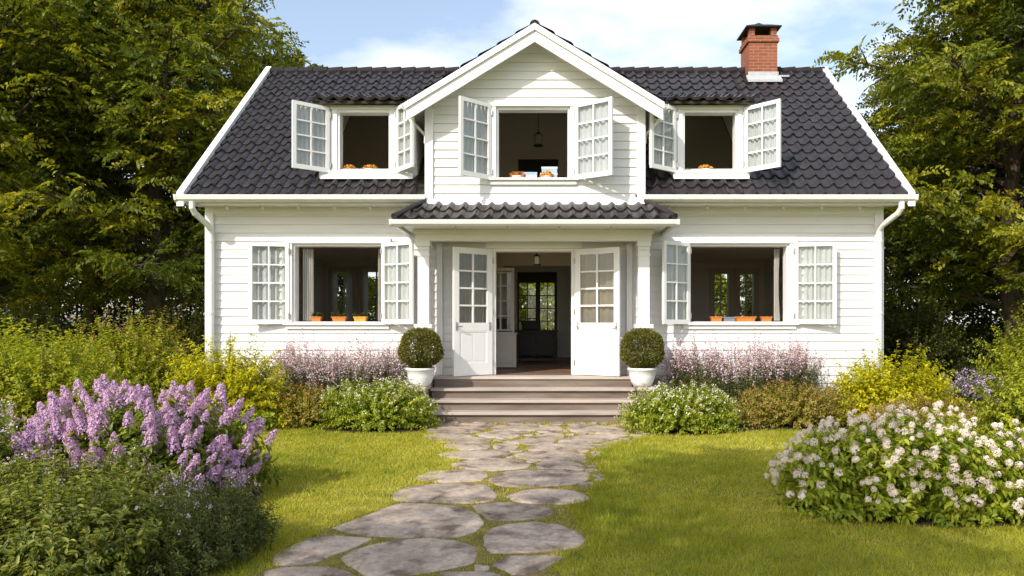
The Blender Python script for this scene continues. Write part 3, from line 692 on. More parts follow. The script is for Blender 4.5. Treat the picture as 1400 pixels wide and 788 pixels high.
pr = MB(); pantile(pr, (PE[0], py0, pz0), (1,0,0), (0, pu[0], pu[1]), (0, -pu[1], pu[0]), 20, 2, (PE[1]-PE[0])/20, pn/2, None, pclamp, seed=31)
for sg, ex, tx in ((-1, PE[0], PT[0]), (1, PE[1], PT[1])):
    q = [(ex, py0, pz0+.02), (ex, YF-.03, pz0+.02), (tx, YF-.03, pz1+.03), (tx, py1, pz1+.03)]
    pr.add(q, [(0,1,2,3)])
    pr.tube([(ex, py0-.03, pz0+.045), ((ex+tx)/2, (py0+py1)/2, (pz0+pz1)/2+.06), (tx, py1, pz1+.065)], [.06, .055, .05], 8)
prf = pr.build('porch_roof', M['tile'], H, smooth=True)
try: prf.data.set_sharp_from_angle(angle=R(50))
except Exception: pass
MB().box(PE[0]+.04, PE[1]-.04, py0+.03, 11.9, 3.176, 3.20).build('roof_underlay', M['deck'], prf)
g_ = MB().prism(gprof, lambda a, b, t: (t, 11.12+a*.9, 3.16+b*.9), -2.46, 2.06)
for cx in (-2.47, 2.07): g_.prism([(-.09, .06), (-.088, .03), (-.073, -.03), (-.03, -.065), (.025, -.07), (.068, -.035), (.075, .05)], lambda a, b, t: (t, 11.12+a*.9, 3.16+b*.9), cx-.02, cx+.02)
for ex in (-2.42, 2.02): g_.box(ex-.03, ex+.03, 11.2, YF-.04, 3.11, 3.2)
g_.build('gutter', M['gutter'], H)
fr = MB().box(DO[0]-.11, DO[0]+.002, YF-.045, YF-.003, FZ+.003, DO[3]+.001).box(DO[1]-.002, DO[1]+.11, YF-.045, YF-.003, FZ+.003, DO[3]+.001).box(DO[0]-.13, DO[1]+.13, YF-.055, YF-.003, DO[3]+.002, DO[3]+.11)
fr.box(DO[0]+.002, DO[0]+.05, YF-.002, YF+.19, FZ+.003, DO[3]).box(DO[1]-.05, DO[1]-.002, YF-.002, YF+.19, FZ+.003, DO[3]).box(DO[0]+.051, DO[1]-.051, YF-.002, YF+.19, DO[3]-.05, DO[3]-.001)
fr.build('door_frame', M['trim'], H, bevel=.004)
def door_leaf(hinge, outer, z0, z1, seed):
    w_, mp = frame2(hinge, outer); T = .05; st = .10; zm = z0+.78
    d = MB().box(0, st, 0, T, z0, z1, mp).box(w_-st, w_, 0, T, z0, z1, mp).box(st, w_-st, 0, T, z1-st, z1, mp).box(st, w_-st, 0, T, z0, z0+.20, mp).box(st, w_-st, 0, T, zm-.02, zm+.12, mp)
    d.box(st, w_-st, .009, T-.009, z0+.20, zm-.02, mp)
    d.box(st+.05, w_/2-.015, .006, .0085, z0+.25, zm-.07, mp); d.box(w_/2+.015, w_-st-.05, .006, .0085, z0+.25, zm-.07, mp)
    for a in ((st, st+.02, z0+.2, zm-.02), (w_-st-.02, w_-st, z0+.2, zm-.02), (st+.02, w_-st-.02, z0+.2, z0+.22), (st+.02, w_-st-.02, zm-.04, zm-.02)): d.box(a[0], a[1], .003, .0085, a[2], a[3], mp)
    a0, a1, b0, b1 = st, w_-st, zm+.12, z1-st
    d.box((a0+a1)/2-.014, (a0+a1)/2+.014, .006, T-.006, b0, b1, mp)
    for r in range(1, 4): z = b0+(b1-b0)*r/4; d.box(a0, a1, .008, T-.008, z-.014, z+.014, mp)
    o = d.build('door', M['trim'], H)
    MB().box(a0-.005, a1+.005, T*.5-.003, T*.5+.003, b0-.005, b1+.005, mp).build('pane', M['glass'], o)
    rr = random.Random(seed); n = 40; ph = rr.uniform(0, 6); vs_ = []
    for i in range(n+1):
        for j in range(3): vs_.append(mp(a0-.02+(a1-a0+.04)*i/n, T+.03+.018*math.sin(i*.8+ph+.5*math.sin(i*.27)), b1+.02-(b1-b0+.03)*j/2))
    MB().add(vs_, [(i*3+j, i*3+j+1, i*3+j+4, i*3+j+3) for i in range(n) for j in range(2)]).build('curtain', M['doorcurtain'], o, smooth=True)
    for u_ in (w_-.05, .05):
        hd = MB().box(u_-.018, u_+.018, -.008, -.001, zm-.01, zm+.13, mp).tube([mp(u_, -.001, zm+.06), mp(u_, -.045, zm+.06)], .01, 8)
        hd.tube([mp(u_, -.045, zm+.06), mp(u_+(-.09 if u_ > .2 else .03), -.05, zm+.055)], .009, 8).build('handle', M['steel'], o)
    for z in (z0+.2, (z0+z1)/2, z1-.2): MB().tube([mp(-.008, -.012, z-.05), mp(-.008, -.012, z+.05)], .011, 8).build('hinge', M['steel'], o)
door_leaf((-.955, 12.24), (-1.565, 11.80), FZ+.012, 2.86, 1); door_leaf((.485, 12.24), (1.215, 11.83), FZ+.012, 2.86, 2)

# ---- inside the house
MB().box(XL+.162, XR-.162, YF+.162, YB-.162, .5, FZ-.002).box(DO[0]+.052, DO[1]-.052, 12.445, 12.461, .6, FZ+.001).build('floor', M['infloor'], H)
MB().box(XL+.162, XR-.162, YF+.162, YB-.162, 3.15, 3.40).build('upper_floor', M['inwall'], H)
IB = []
for x in (-1.75, 1.25): IB += [(x, x+.1, YF+.163, 15.2, FZ, 3.149), (x, x+.1, 16.4, YB-.163, FZ, 3.149), (x, x+.1, 15.2, 16.4, 2.75, 3.149)]
IB += [(-1.649, -1.0, 15.7, 15.8, FZ, 3.149), (.62, 1.249, 15.7, 15.8, FZ, 3.149), (-1.0, .62, 15.7, 15.8, 2.85, 3.149), (XL+.165, XR-.165, 15.8, 15.9, 3.401, 6.6),
       (-2.16, -2.06, 12.6, 15.79, 3.401, 5.2), (1.66, 1.76, 12.6, 15.79, 3.401, 5.2), (XL+.1, BL, YF+.17, YF+.25, 3.401, 3.9), (BR, XR-.17, YF+.17, YF+.25, 3.401, 3.9)]
each('inner_wall', IB, M['inwall'], H)
def inner_frame(x0, x1, y, z0, z1, m, t=.07):
    return MB().box(x0, x0+t, y-.04, y-.002, z0, z1).box(x1-t, x1, y-.04, y-.002, z0, z1).box(x0+t, x1-t, y-.04, y-.002, z1-t, z1).build('inner_door_frame', M[m], H)
inner_frame(-.72, .32, 15.8, 3.402, 5.32, 'inwall'); MB().box(-.65, -.24, 15.76, 15.79, 3.402, 5.24).box(-.16, .25, 15.76, 15.79, 3.402, 5.24).box(-.24, -.16, 15.755, 15.795, 3.402, 5.24).build('inner_door', M['darkwood'], H)
inner_frame(-3.35, -2.75, 15.8, 3.402, 4.86, 'cream'); MB().box(-3.28, -2.82, 15.76, 15.79, 3.402, 4.79).build('inner_door', M['darkwood'], H)
inner_frame(2.72, 3.5, 15.8, 3.402, 5.0, 'cream', .05); MB().box(2.77, 3.45, 15.76, 15.79, 3.402, 4.95).build('inner_door', M['darkwood'], H)
MB().box(4.25, 4.7, 15.76, 15.79, 3.402, 5.35).build('inner_door', M['darkwood'], H)
def back_window(op, m, y=YB, cols=2, rows=4, name='window', drap=False):
    x0, x1, z0, z1 = op; f_ = MB()
    f_.box(x0-.09, x0+.05, y-.20, y-.02, z0-.05, z1+.09).box(x1-.05, x1+.09, y-.20, y-.02, z0-.05, z1+.09).box(x0+.05, x1-.05, y-.20, y-.02, z1-.05, z1+.09).box(x0+.05, x1-.05, y-.20, y-.02, z0-.05, z0+.05)
    for c in range(1, cols): x = x0+(x1-x0)*c/cols; f_.box(x-.018, x+.018, y-.10, y-.06, z0+.05, z1-.05)
    for r in range(1, rows): z = z0+(z1-z0)*r/rows; f_.box(x0+.05, x1-.05, y-.095, y-.065, z-.012, z+.012)
    o = f_.build(name, M[m], H); MB().box(x0+.04, x1-.04, y-.083, y-.077, z0+.04, z1-.04).build('pane', M['glass'], o)
    if drap: drape(o, x0-.02, x0+.17, y-.26, z0-.1, z1+.05, 2); drape(o, x1-.20, x1+.02, y-.26, z0-.1, z1+.05, 2)
back_window(WB1, 'cream', drap=True); back_window(WB2, 'cream', drap=True); back_window(WB3, 'cream', rows=5); back_window(WB4, 'cream', rows=5)
# back door: two glazed leaves in dark wood
bd = MB().box(DB[0], DB[1], YB-.12, YB-.07, 2.62, DB[3]).box(DB[0], DB[1], YB-.12, YB-.07, FZ, 1.28)
for x0, x1 in ((DB[0], DB[0]+.05), (-.30, -.18), (DB[1]-.07, DB[1])): bd.box(x0, x1, YB-.12, YB-.07, 1.28, 2.62)
for a, b in ((DB[0]+.05, -.30), (-.18, DB[1]-.07)):
    bd.box((a+b)/2-.012, (a+b)/2+.012, YB-.11, YB-.08, 1.28, 2.62)
    for r in range(1, 4): z = 1.28+1.34*r/4; bd.box(a, b, YB-.108, YB-.082, z-.012, z+.012)
o = bd.build('back_door', M['darkwood'], H); MB().box(DB[0]+.04, DB[1]-.06, YB-.098, YB-.092, 1.27, 2.63).build('pane', M['glass'], o)
# hall cupboard with glazed upper doors
hu = thing('cupboard', (-.9, 14.0, FZ), 'cream cupboard with glazed upper doors just inside the open front door', 'cupboard')
MB().box(-1.2, -.62, 14.0, 14.4, .69, 1.34).box(-1.2, -.66, 14.08, 14.4, 1.38, 1.40).box(-1.2, -1.16, 14.08, 14.4, 1.40, 2.62).box(-.70, -.66, 14.08, 14.4, 1.40, 2.62).box(-1.2, -.66, 14.08, 14.4, 2.62, 2.68).box(-1.2, -.66, 14.36, 14.4, 1.4, 2.62).build('carcass', M['cream'], hu)
MB().box(-1.2, -.60, 13.97, 14.42, 1.341, 1.379).build('worktop', M['cream'], hu, bevel=.005)
MB().box(-1.15, -.67, 13.98, 13.998, .78, 1.30).box(-1.09, -.73, 13.97, 13.979, .85, 1.23).build('lower_door', M['cream'], hu, bevel=.004)
gd = MB()
for x in (-1.17, -.95, -.73): gd.box(x, x+.035, 14.05, 14.078, 1.42, 2.60)
for z in (1.42, 1.70, 2.0, 2.3, 2.57): gd.box(-1.17, -.695, 14.052, 14.077, z, z+.028)
gd.build('glazed_door', M['cream'], hu); MB().box(-1.15, -.71, 14.062, 14.066, 1.44, 2.58).build('pane', M['glass'], hu)
MB().box(-1.1, -.75, 14.1, 14.34, 1.402, 1.56).box(-1.02, -.82, 14.12, 14.3, 1.56, 1.66).build('dark_drawer', M['darkwood'], hu)
sb = thing('sideboard', (-.2, 16.9, FZ), 'dark wooden sideboard in front of the glazed back door', 'sideboard')
MB().box(-.72, .22, 16.7, 17.1, .80, 1.36).build('carcass', M['darkwood'], sb)
MB().box(-.76, .26, 16.66, 17.14, 1.361, 1.40).build('top', M['darkwood'], sb, bevel=.005)
for x in (-.69, .15):
    for y in (16.72, 17.03): MB().box(x, x+.05, y, y+.05, FZ, .80).build('leg', M['darkwood'], sb)
for x in (-.68, -.23): MB().box(x, x+.41, 16.685, 16.699, .86, 1.30).build('door', M['darkwood'], sb, bevel=.006)
bx = thing('radio', (-.4, 16.85, 1.40), 'small black radio standing on the dark hall sideboard', 'radio')
MB().box(-.60, -.18, 16.76, 16.96, 1.402, 1.62).build('body', M['iron'], bx, bevel=.02); MB().tube([(-.55, 16.86, 1.62), (-.5, 16.86, 1.68), (-.28, 16.86, 1.68), (-.23, 16.86, 1.62)], .01, 6).build('handle', M['iron'], bx)
def lantern(x, y, ztop, z, s, label, nlinks):
    t_ = thing('pendant_lamp', (x, y, z), label, 'lamp')
    c = MB(); c.lathe([(.04, -.015), (.05, 0)], (x, y, ztop), 12)
    for i in range(nlinks): zz = z+s*1.25+(ztop-z-s*1.25)*(i+.5)/nlinks; c.tube([(x, y, zz-.4*(ztop-z-s*1.25)/nlinks), (x, y, zz+.4*(ztop-z-s*1.25)/nlinks)], .007, 5)
    c.build('chain', M['iron'], t_)
    MB().lathe([(.02, s*1.25), (s*.45, s*1.0), (s*.5, s*.95)], (x, y, z), 6).lathe([(s*.5, -.02), (s*.5, 0)], (x, y, z), 6).build('lantern_frame', M['iron'], t_)
    MB().lathe([(s*.42, .001), (s*.45, s*.94)], (x, y, z), 6).build('glass_shade', M['lampglass'], t_)
lantern(-.19, 12.95, 3.148, 2.66, .15, 'small black lantern hanging from the hall ceiling behind the open front door', 4)
lantern(-.17, 13.6, 6.1, 5.02, .2, 'dark pendant lamp on a long chain seen through the upper gable window', 12)
# bulbs of the string lights under the eaves
sb_ = MB(); lights = []
for x0, x1 in ((-5.75, -2.1), (1.75, 5.65)):
    n = 6; pts = [(x0+(x1-x0)*i/24, 11.95, 3.585-.012*abs(math.sin(i/24*n*math.pi))) for i in range(25)]
    lights.append(MB().tube(pts, .006, 5).build('string_lights', M['gutter'], H))
    for i in range(n): x = x0+(x1-x0)*(i+.5)/n; sb_.lathe([(.012, .02), (.02, 0), (.028, -.03), (.02, -.055), (.004, -.065)], (x, 11.95, 3.57), 8)
for i in range(4): x = -1.5+i*.85; sb_.lathe([(.012, .02), (.02, 0), (.026, -.03), (.018, -.05), (.004, -.058)], (x, 11.5, 3.13), 8)
sb_.build('bulbs', M['bulb'], lights[0])
# ------------------------------------------------------------------ plants
def rand_unit(n, g):
    return norm(g.normal(size=(n, 3)))

def shoots(g, c, rx, ry, h, n, lmin=.55, lmax=1.0, rim=-.02, base=.3, arch=.18, lump=.12, upbias=0., extra=0., full=.86):
    """curved shoots from the root out to an uneven dome; returns arrays of control points"""
    ct = g.uniform(rim, 1, n); ct = np.clip(ct+upbias*(1-ct), -.05, 1); ph = g.uniform(0, 2*np.pi, n); s = np.sqrt(1-ct**2)
    se, ce = s**full, np.sign(ct)*np.abs(ct)**full; s, ct = se, ce
    a, b, d = g.uniform(0, 6.28, 3)
    lm = 1+lump*(np.sin(3*ph+a)*s+.7*np.sin(5*ph+b+3*ct)+.5*np.sin(9*ph+d+5*ct))
    L_ = (lmin+(lmax-lmin)*g.power(2.2, n))*lm
    tip = np.stack([c[0]+rx*s*np.cos(ph)*L_, c[1]+ry*s*np.sin(ph)*L_, np.maximum(.03, c[2]+h*(ct*L_+extra*g.power(.6, n)*(g.random(n) < .22)*np.maximum(ct, .15)))], 1)
    b0 = np.stack([c[0]+(tip[:, 0]-c[0])*base*g.uniform(.3, 1.2, n), c[1]+(tip[:, 1]-c[1])*base*g.uniform(.3, 1.2, n), np.full(n, c[2]+.0)], 1)
    mid = .5*b0+.5*tip; mid[:, 2] += h*arch*g.uniform(.4, 1.3, n)
    return b0, mid, tip

def bez(b0, m, t1, t):
    t = t[..., None]
    return (1-t)**2*b0+2*t*(1-t)*m+t*t*t1, 2*(1-t)*(m-b0)+2*t*(t1-m)

def leaves_on(g, sh, per, t0, ln, wd, spread=1.0, droop=.25, up=1.15, tmpl='fold', jit=.3, pos=.0):
    b0, m, t1 = sh; n = len(b0)
    t = t0+(1.02-t0)*g.random((n, per))
    P, T = bez(b0[:, None], m[:, None], t1[:, None], t)
    P = P.reshape(-1, 3); T = norm(T.reshape(-1, 3)); N = len(P)
    side = norm(np.cross(T, rand_unit(N, g)))
    D = T*g.uniform(.15, .8, (N, 1))+side*spread; D[:, 2] -= droop*g.uniform(0, 1.4, N)
    Nn = np.array([0, 0, 1.])*up+rand_unit(N, g)*.6+T*.35
    s = g.uniform(1-jit, 1+jit, N)*(1-.35*(t.reshape(-1)-t0)/(1-t0))
    if pos: P = P+rand_unit(N, g)*pos
    r = np.clip(.42+.2*g.normal(size=N)+.16*np.repeat(g.normal(size=n), per)+.12*(t.reshape(-1)-.6), 0, 1)
    return P, D, Nn, ln*s, wd*s, r

def stem_mb(sh, r, every=1, n=4, seg=4):
    mb = MB(); b0, m, t1 = sh
    for i in range(0, len(b0), every):
        t = np.linspace(0, 1, seg+1); p, _ = bez(b0[i][None], m[i][None], t1[i][None], t)
        mb.tube(p, [r*(1-.65*k/seg) for k in range(seg+1)], n, cap=False)
    return mb

def petals_at(g, C, Dn, per, spread, ln, wd):
    """clusters of small petals round each point of C facing Dn"""
    n = len(C); P = np.repeat(C, per, 0)+rand_unit(n*per, g)*spread
    D = rand_unit(n*per, g)+np.repeat(Dn, per, 0)*.5
    N = np.repeat(Dn, per, 0)+rand_unit(n*per, g)*.6
    s = g.uniform(.7, 1.25, n*per)
    return P, D, N, ln*s, wd*s, np.clip(.5+.22*g.normal(size=n*per)+np.repeat(.15*g.normal(size=n), per), 0, 1)

def bush(name, label, cat, c, rx, ry, h, m, n=220, per=26, ln=.07, wd=.035, seed=1, tmpl='fold', group=None, flower=None, **kw):
    rx, ry, h = rx*1.07, ry*1.07, h*1.09; n = int(n*1.6); per = int(per*1.15); kw.setdefault('lmin', .66)
    g = np.random.default_rng(seed)
    lk = {k: kw.pop(k) for k in ('spread', 'droop', 'up', 'jit', 'pos') if k in kw}; t0 = kw.pop('t0', .35); sr = kw.pop('sr', .006)
    t_ = thing(name, (c[0], c[1], 0), label, cat, group)
    sh = shoots(g, (c[0], c[1], .0), rx, ry, h, n, **kw)
    lv = leaves_on(g, sh, per, t0, ln, wd, tmpl=tmpl, **lk)
    link('foliage', leaf_mesh('foliage', *lv[:3], lv[3], lv[4], lv[5], tmpl), M[m], t_)
    stem_mb(sh, sr, 2).build('stems', M['twig'], t_)
    if flower:
        fm, share, fper, fs, fl, fw = flower[:6]; k = int(n*share)
        b0, mm, tp = sh; top = np.argsort(-(tp[:, 2]/h+np.linalg.norm((tp-[c[0], c[1], 0])/[rx, ry, h], axis=1)+g.normal(size=n)*.15))[:k]
        spike = flower[6] if len(flower) > 6 else 0
        if spike:                                            # a spike: several whorls down the shoot
            tt = np.linspace(1-spike, 1.03, 6)[None].repeat(k, 0); C, T = bez(b0[top][:, None], mm[top][:, None], tp[top][:, None], tt)
            C = C.reshape(-1, 3); T = norm(T.reshape(-1, 3))
        else: C = tp[top]; T = norm(tp[top]-np.array([c[0], c[1], -.1]))
        q = petals_at(g, C, T, fper, fs, fl, fw)
        link('blossoms', leaf_mesh('blossoms', *q[:3], q[3], q[4], q[5], 'petal'), M[fm], t_)
    return t_, sh, g

def panicle_mesh(name, g, L_, r, n, size, m, conic=True):
    z = g.random(n)**(.8 if conic else .6); ang = g.uniform(0, 6.28, n)
    rad = r*(np.sqrt(np.clip(1-z, .02, 1))*.95+.08)*(1 if conic else 1)
    if not conic: rad = r*np.sqrt(np.clip(1-(2*z-1)**2, .05, 1))
    rad = rad*g.uniform(.75, 1.1, n)
    out = np.stack([np.cos(ang), np.sin(ang), np.full(n, .45)], 1)
    C = np.stack([rad*np.cos(ang), rad*np.sin(ang), z*L_], 1)
    P, D, N, l_, w_, r_ = [], [], [], [], [], []
    for k in range(4):                                        # four petals per floret
        e1 = norm(np.cross(out, rand_unit(n, g))); P.append(C); D.append(e1+norm(out)*.3); N.append(norm(out)); l_.append(size*g.uniform(.7, 1.1, n)); w_.append(size*.75*g.uniform(.8, 1.1, n)); r_.append(np.clip(.5+.2*g.normal(size=n)+.15*(z-.5), 0, 1))
    me = leaf_mesh(name, np.concatenate(P), np.concatenate(D), np.concatenate(N), np.concatenate(l_), np.concatenate(w_), np.concatenate(r_), 'petal')
    me.materials.append(M[m]); return me

def panicles(t_, sh, g, c, rx, ry, h, meshes, count, more, smin, smax, lean=.35, zmin=.25, back=.3, out=.012, gap=.066):
    """flower heads as children of the bush, on the outermost shoots; those past the first hundred share one mesh"""
    b0, mm, tp = sh; q = np.linalg.norm((tp-[c[0], c[1], 0])/[rx, ry, h], axis=1)
    ok = (q > .72) & (tp[:, 2] > zmin*h); front = tp[:, 1] < c[1]+back*ry
    idx = np.where(ok)[0]; idx = idx[np.argsort(-(front[idx]*1.0+g.random(len(idx))*.9+.12*tp[idx, 2]/h))]
    rr = random.Random(int(g.integers(1e6))); used = []; VV, RN = [], []
    for i in idx:
        if len(used) >= count+more: break
        p = tp[i]
        if any((p[0]-u[0])**2+(p[1]-u[1])**2+(p[2]-u[2])**2 < gap**2 for u in used): continue
        used.append(p)
        d = (Vector(p-np.array([c[0], c[1], h*.15])).normalized()*lean+Vector((rr.uniform(-.2, .2), rr.uniform(-.2, .2), 1-lean))).normalized(); s = rr.uniform(smin, smax); me = rr.choice(meshes)
        qt = d.to_track_quat('Z', 'Y'); loc = Vector(p)-t_.location+d*out
        if len(used) <= count:
            o = bpy.data.objects.new('flower_panicle', me); COL.objects.link(o); o.parent = t_
            o.rotation_mode = 'QUATERNION'; o.rotation_quaternion = qt; o.location = loc; o.scale = (s, s, s*rr.uniform(.85, 1.2))
        else:
            co = np.empty(len(me.vertices)*3, np.float32); me.vertices.foreach_get('co', co); rn = np.empty(len(me.vertices), np.float32); me.attributes['rnd'].data.foreach_get('value', rn)
            VV.append(co.reshape(-1, 3)*s @ np.array(qt.to_matrix()).T+np.array(loc)); RN.append(rn)
    if VV:
        V = np.concatenate(VV); me = bpy.data.meshes.new('flower_panicles'); me.from_pydata(V.tolist(), [], np.arange(len(V)).reshape(-1, 4).tolist()); me.materials.append(meshes[0].materials[0])
        me.attributes.new('rnd', 'FLOAT', 'POINT').data.foreach_set('value', np.concatenate(RN))
        o = bpy.data.objects.new('flower_panicles', me); COL.objects.link(o); o.parent = t_; o['kind'] = 'stuff'

# --- the big lilac and the big white bush
g0 = np.random.default_rng(77)
pm = [panicle_mesh('flower_panicle', g0, .175, .060, 120, .019, 'lilac') for _ in range(5)]
c = (-3.66, 6.3); t_, sh, g = bush('lilac_bush', 'rounded lilac bush covered in upright mauve flower panicles at the left edge of the lawn', 'bush', c, 1.06, .80, .89, 'green', 330, 30, .105, .048, 3, 'round', lump=.09, t0=.3, sr=.008, droop=.4, rim=.0)
panicles(t_, sh, g, c, 1.13, .86, .98, pm, 99, 150, .52, .98, .42, .16)
wm = [panicle_mesh('flower_panicle', g0, .085, .046, 80, .017, 'pale', False) for _ in range(5)]
c = (3.12, 6.05); t_, sh, g = bush('hydrangea_bush', 'wide low bush covered in blush white flower heads at the right front of the lawn', 'bush', c, 1.17, .72, .74, 'fresh', 380, 30, .092, .042, 4, 'round', lump=.07, t0=.3, sr=.007, droop=.35, rim=.0)
panicles(t_, sh, g, c, 1.25, .77, .81, wm, 99, 300, .38, .72, .45, .15, out=.03, gap=.045)

# --- near left corner
bush('leafy_perennial', 'dense broad leaved green perennial filling the lower left corner of the photo', 'plant', (-3.0, 4.3), .78, .60, .58, 'sage', 480, 24, .068, .030, 8, 'round', lump=.07, t0=.25, droop=.25, upbias=.25, arch=.05, base=.75)
bush('leafy_perennial', 'dusky green perennial clump between the lilac bush and the corner plant', 'plant', (-3.45, 5.1), .95, .50, .64, 'sage', 460, 24, .058, .026, 9, 'round', lump=.08, t0=.25, droop=.25, upbias=.25, arch=.05, base=.75, flower=('violet', .06, 8, .014, .013, .010))
bush('catmint', 'wispy grey green catmint dotted with tiny violet flowers beside the stepping stones', 'plant', (-2.32, 4.72), .42, .60, .50, 'catmint', 520, 18, .045, .010, 10, 'fold', lump=.08, t0=.2, droop=.1, upbias=.2, arch=.03, base=.8, extra=.25, sr=.003, spread=.7, flower=('violet', .07, 9, .012, .013, .010))
bush('spirea_bush', 'loose shrub with pale pink flower clusters left of the lilac bush', 'bush', (-4.85, 5.75), .75, .6, .88, 'green', 260, 24, .065, .030, 12, 'round', flower=('pinkish', .30, 16, .030, .018, .013))

# --- left border
S = 'shrubs in the left border'
bush('yellow_green_shrub', 'tall yellow green shrub with long wispy shoots at the left edge of the photo', 'shrub', (-5.85, 8.1), 1.2, .95, 1.38, 'lime', 480, 36, .074, .038, 13, 'round', full=.95, extra=.13, t0=.3, lump=.08, sr=.007)
bush('yellow_green_shrub', 'second yellow green shrub further back behind the lilac at the far left', 'shrub', (-7.3, 9.6), 1.3, .9, 1.5, 'lime', 420, 36, .078, .040, 14, 'round', full=.95, extra=.14, t0=.3, sr=.007)
bush('rounded_shrub', 'rounded green shrub with russet tips beside the left corner of the house', 'shrub', (-6.85, 11.5), 1.2, .85, 1.60, 'lime', 520, 34, .070, .036, 15, 'round', full=.95, extra=.10, flower=('russet', .5, 5, .03, .03, .014), sr=.007)
bush('golden_shrub', 'bright golden leaved shrub below the left corner of the house', 'shrub', (-4.88, 10.6), .98, .70, 1.17, 'gold', 460, 34, .070, .038, 16, 'round', full=.85, extra=.16, t0=.3, sr=.006)
bush('lavender_drift', 'drift of mauve flower spikes along the wall under the left window', 'flowers', (-3.42, 11.62), 1.14, .46, 1.10, 'catmint', 700, 16, .065, .018, 17, 'fold', full=.38, base=.9, arch=.02, upbias=.25, lump=.11, extra=.28, t0=.1, spread=.6, sr=.003, flower=('pinkish', .44, 4, .022, .027, .022, .24))
bush('low_mound', 'small russet tinged green mound left of the mound with white flowers', 'plant', (-3.66, 10.7), .56, .42, .63, 'moss', 240, 28, .050, .022, 18, 'fold', flower=('russet', .35, 5, .02, .022, .012))
bush('low_mound', 'broad fresh green mound dotted with small white flowers left of the steps', 'plant', (-2.56, 10.6), .97, .54, .70, 'fresh', 420, 30, .058, .026, 19, 'round', lump=.05, flower=('whitish', .42, 6, .022, .022, .018))
bush('hosta', 'low lime green hosta clump in front of the golden shrub', 'plant', (-4.35, 10.35), .42, .3, .32, 'fresh', 60, 8, .15, .085, 20, 'round', base=.4, droop=.5, t0=.6)

# --- right border
bush('low_mound', 'neat domed light green mound with white flowers right of the steps', 'plant', (1.97, 10.35), .90, .54, .68, 'fresh', 420, 30, .058, .026, 21, 'round', lump=.035, flower=('whitish', .5, 6, .022, .022, .018))
bush('low_mound', 'wide russet green mound beneath the lavender under the right window', 'plant', (3.85, 10.9), 1.12, .55, .66, 'moss', 460, 30, .050, .022, 22, 'fold', lump=.05, flower=('russet', .5, 4, .02, .022, .012))
bush('lavender_drift', 'drift of mauve flower spikes along the wall under the right window', 'flowers', (3.25, 11.68), 1.30, .46, 1.10, 'catmint', 820, 16, .065, .018, 23, 'fold', full=.38, base=.9, arch=.02, upbias=.25, lump=.11, extra=.28, t0=.1, spread=.6, sr=.003, flower=('pinkish', .44, 4, .022, .027, .022, .24))
bush('golden_shrub', 'golden leaved shrub with tall thin shoots below the right corner of the house', 'shrub', (5.3, 10.95), 1.02, .65, 1.02, 'gold', 420, 34, .068, .036, 24, 'round', extra=.42, t0=.3, sr=.006)
bush('aster_clump', 'small clump of pale violet flowers behind the golden shrub at the right', 'flowers', (6.85, 11.3), .55, .45, .74, 'catmint', 260, 20, .05, .02, 25, 'fold', flower=('violet', .6, 12, .03, .024, .02), base=.7)
bush('low_mound', 'low russet ground shrub behind the big blush white bush', 'plant', (5.2, 9.7), .95, .55, .50, 'moss', 380, 28, .052, .022, 26, 'fold', flower=('russet', .6, 5, .02, .024, .012))
bush('yellow_green_shrub', 'tall yellow green shrub with wispy shoots cut by the right edge of the photo', 'shrub', (5.62, 7.75), .95, .8, 1.10, 'lime', 360, 34, .072, .034, 27, 'round', extra=.35, t0=.3, sr=.007)
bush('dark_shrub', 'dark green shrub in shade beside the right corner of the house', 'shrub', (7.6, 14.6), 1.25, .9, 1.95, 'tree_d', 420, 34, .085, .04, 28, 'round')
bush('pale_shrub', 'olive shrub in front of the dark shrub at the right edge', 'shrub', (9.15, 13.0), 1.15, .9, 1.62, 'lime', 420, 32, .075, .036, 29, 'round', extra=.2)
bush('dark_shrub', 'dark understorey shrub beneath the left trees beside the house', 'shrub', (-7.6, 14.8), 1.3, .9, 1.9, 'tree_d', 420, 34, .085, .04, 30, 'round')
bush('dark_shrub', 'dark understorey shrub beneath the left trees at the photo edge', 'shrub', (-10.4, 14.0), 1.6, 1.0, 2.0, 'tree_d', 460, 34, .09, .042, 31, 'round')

# --- potted box balls on the cheek slabs
def potted(x, y, z, label_p, label_b, seed):
    p = thing('plant_pot', (x, y, z), label_p, 'pot', 'white pots beside the steps')
    MB().lathe([(.125, 0), (.15, .012), (.185, .08), (.212, .17), (.222, .255), (.236, .262), (.24, .285), (.232, .300), (.212, .300), (.205, .27)], (x, y, z+.002), 40).build('bowl', M['pot'], p, smooth=True)
    MB().lathe([(.2, .0), (.206, .02)], (x, y, z+.255), 24).build('potting_soil', M['soil'], p)
    b = thing('box_ball', (x, y, z+.28), label_b, 'topiary', 'clipped box balls in pots')
    g = np.random.default_rng(seed); n = 9500; d = rand_unit(n, g)
    rad = .345*(1+.05*np.sin(4*np.arctan2(d[:, 1], d[:, 0])+seed)+.05*np.sin(6*d[:, 2]+seed))*(1-.38*g.power(.55, n)[::-1]*g.random(n)*.9)+g.normal(size=n)*.010
    P = np.array([x, y, z+.60])+d*rad[:, None]*np.array([1, 1, .93]); D = d*.8+rand_unit(n, g)*.8
    r = np.clip(.35+.25*g.normal(size=n), 0, 1)
    link('foliage', leaf_mesh('foliage', P, D, rand_unit(n, g)+[0, 0, .4], .036*g.uniform(.7, 1.3, n), .019, r), M['box'], b)
    mb = MB().tube([(x, y, z+.27), (x+.01, y, z+.42)], [.022, .018], 8)
    for i in range(14):
        q = rand_unit(1, g)[0]*.27; mb.tube([(x, y, z+.4), (x+q[0]*.5, y+q[1]*.5, z+.55+q[2]*.4), (x+q[0], y+q[1], z+.60+q[2])], [.012, .008, .004], 5)
    mb.build('stems', M['bark'], b)
